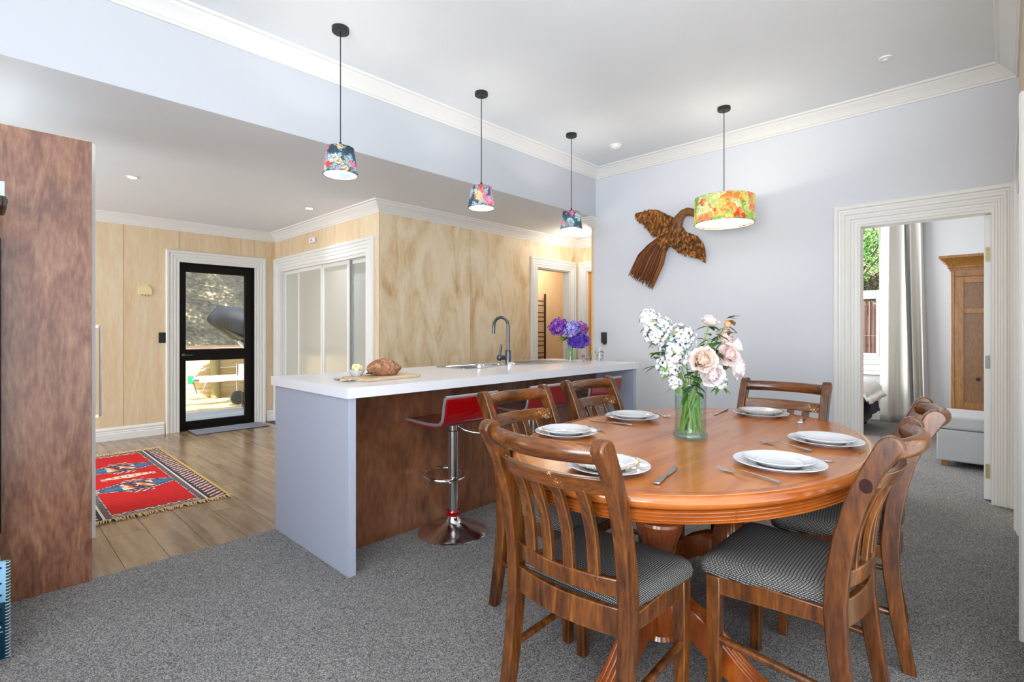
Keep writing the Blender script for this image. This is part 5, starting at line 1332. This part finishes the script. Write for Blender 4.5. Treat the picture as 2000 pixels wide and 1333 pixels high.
b = N_.new('ShaderNodeBump'); b.inputs['Strength'].default_value = 1; b.inputs['Distance'].default_value = .05; L_.new(n2.outputs['Fac'], b.inputs['Height']); L_.new(b.outputs[0], P_.inputs['Normal'])
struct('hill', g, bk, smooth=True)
t = thing('retaining_wall', 'pale timber sleeper wall below the dry bank', 'wall', (-3, 11.5, -.16))
sl = wood('sleeper_wood', [(190, 160, 116), (222, 196, 150), (238, 216, 176)], (.6, 5, 5), 1.5, .9, 0, perobj=.05)
for k in range(5): G().box(0, 11, 0, .10, k*.20, k*.20+.19).build('sleeper', sl, t, bevel=.006)
G().box(0, 11, -.03, .14, 1.0, 1.045).build('capping', mat('capping_brown', (120, 92, 70), .8), t)
for x in (2.5, 6.29, 9.2): G().lathe([(0, 0), (.088, 0), (.085, .98), (0, .985)], c=(x, -.09, 0), n=20).build('post', wood('post_green', [(134, 130, 90), (170, 160, 116)], (4, 4, 1), 2, .9, 0) if x == 2.5 else bpy.data.materials['post_green'], t, smooth=True)
# no tree stands over the bank; the dapple is in its colours
# boat on its trailer
t = thing('boat', 'boat under a slate grey cover on its trailer outside the door', 'boat', (2.81, 10.2, 0))
cov = mat('boat_cover', (28, 31, 38), .6, bump=.5, bscale=3)
secs = [(.0, 1.36, 1.43, .02), (.06, 1.29, 1.50, .10), (.18, 1.20, 1.645, .22), (.42, 1.03, 1.63, .42), (.7, .92, 1.60, .60), (1.1, .86, 1.62, .78), (1.8, .82, 1.70, .92), (3.0, .82, 1.78, .95), (4.2, .86, 1.5, .95)]
rings = []
for x, zb, zt, w in secs:
    zg = zb+(zt-zb)*.52; ring = []
    for k in range(24):
        a = 2*PI*k/24; y = math.cos(a); z = math.sin(a)
        yy = w*(abs(y)**.8)*(1 if y > 0 else -1); zz = zg+((zt-zg)*abs(z)**1.1 if z > 0 else -(zg-zb)*abs(z)**.9)
        if z < 0: yy *= (1-.35*abs(z))
        ring.append((x, yy, zz+.006*math.sin(k*1.3+x*5)))
    rings.append(ring)
G().loft(rings).build('cover', cov, t, smooth=True, sharp=70)
rings = []
for x, zb, zt, w in secs[:8]:
    rings.append([(x+.05, w*.70*math.cos(a), zb-.015+.14*(1+math.sin(a))*.5) for a in [PI+PI*k/10 for k in range(11)]])
G().loft(rings, closed=False).build('hull', M['tvblack'], t, smooth=True)
G().tube([(0.23, -.16, 1.585), (.25, -.17, 1.60), (.27, -.17, 1.58), (.25, -.165, 1.565)], .006, 6, loop=True).build('eyelet', M['steel'], t)
t = thing('boat_trailer', 'white boat trailer drawbar with jockey wheel and coupling', 'trailer', (2.55, 10.1, -.15))
wm = mat('trailer_white', (236, 236, 236), .4)
g = G(); g.box(.1, 4.6, -.05, .05, .43, .54); g.build('drawbar', wm, t, bevel=.01)
g = G()
for s in (-1, 1): g.tube([(.5, 0, .48), (2.2, s*.7, .48), (4.8, s*.7, .48)], .05, 8)
for x in (1.4, 2.4, 3.6): g.tube([(x, -.7, .50), (x, .7, .50)], .035, 8)
g.build('frame', wm, t, smooth=True)
g = G(); g.tube([(.85, 0, .5), (1.0, 0, .85), (.75, 0, 1.15)], .04, 8); g.box(.72, 1.2, -.06, .06, .52, .72); g.build('winch_post', wm, t, bevel=.01)
g = G(); g.lathe([(0, -.03), (.05, -.03), (.05, -.04), (.12, -.035), (.125, -.02), (.125, .02), (.12, .035), (.05, .04), (.05, .03), (0, .03)], n=24, mtx=Matrix.Translation((.70, -.10, .13)) @ Matrix.Rotation(PI/2, 4, 'X')); g.build('jockey_wheel', M['black'], t, smooth=True)
G().tube([(.70, -.10, .13), (.70, -.08, .35), (.70, -.08, .75)], .02, 8).build('jockey_stem', M['steel'], t, smooth=True)
g = G(); g.tube([(.12, 0, .5), (.02, 0, .5), (-.04, 0, .46)], [.05, .05, .03], 8); g.tube([(.05, 0, .52), (.08, 0, .62), (.2, 0, .66)], .012, 6); g.build('coupling', M['steel'], t, smooth=True)
G().tube([(.0, -.06, .45), (.05, -.1, .25), (.15, -.1, .3), (.2, -.06, .44)], .012, 6).build('safety_chain', M['steel'], t, smooth=True)
G().box(-.06, .02, -.04, .04, .42, .56).build('lock', mat('green_lock', (40, 170, 110), .5), t, bevel=.01)
for s in (-1, 1):
    g = G(); g.lathe([(0, -.06), (.12, -.07), (.14, -.09), (.28, -.09), (.30, -.06), (.30, .06), (.28, .09), (.14, .09), (.12, .07), (0, .06)], n=28, mtx=Matrix.Translation((3.2, s*.95, .30)) @ Matrix.Rotation(PI/2, 4, 'X')); g.build('wheel', M['black'], t, smooth=True)
t = thing('work_boots', 'dark boots standing at the deck edge outside the door', 'boots', (2.95, 8.75, -.05))
for dx in (0, .13):
    g = G(); g.tube([(dx, 0, .27), (dx, 0, .12), (dx, .0, .05)], [.05, .048, .045], 12); g.tube([(dx, .03, .045), (dx, -.10, .045), (dx, -.19, .035)], [.045, .048, .03], 12, flat=.8); g.build('boot', M['black'], t, smooth=True)
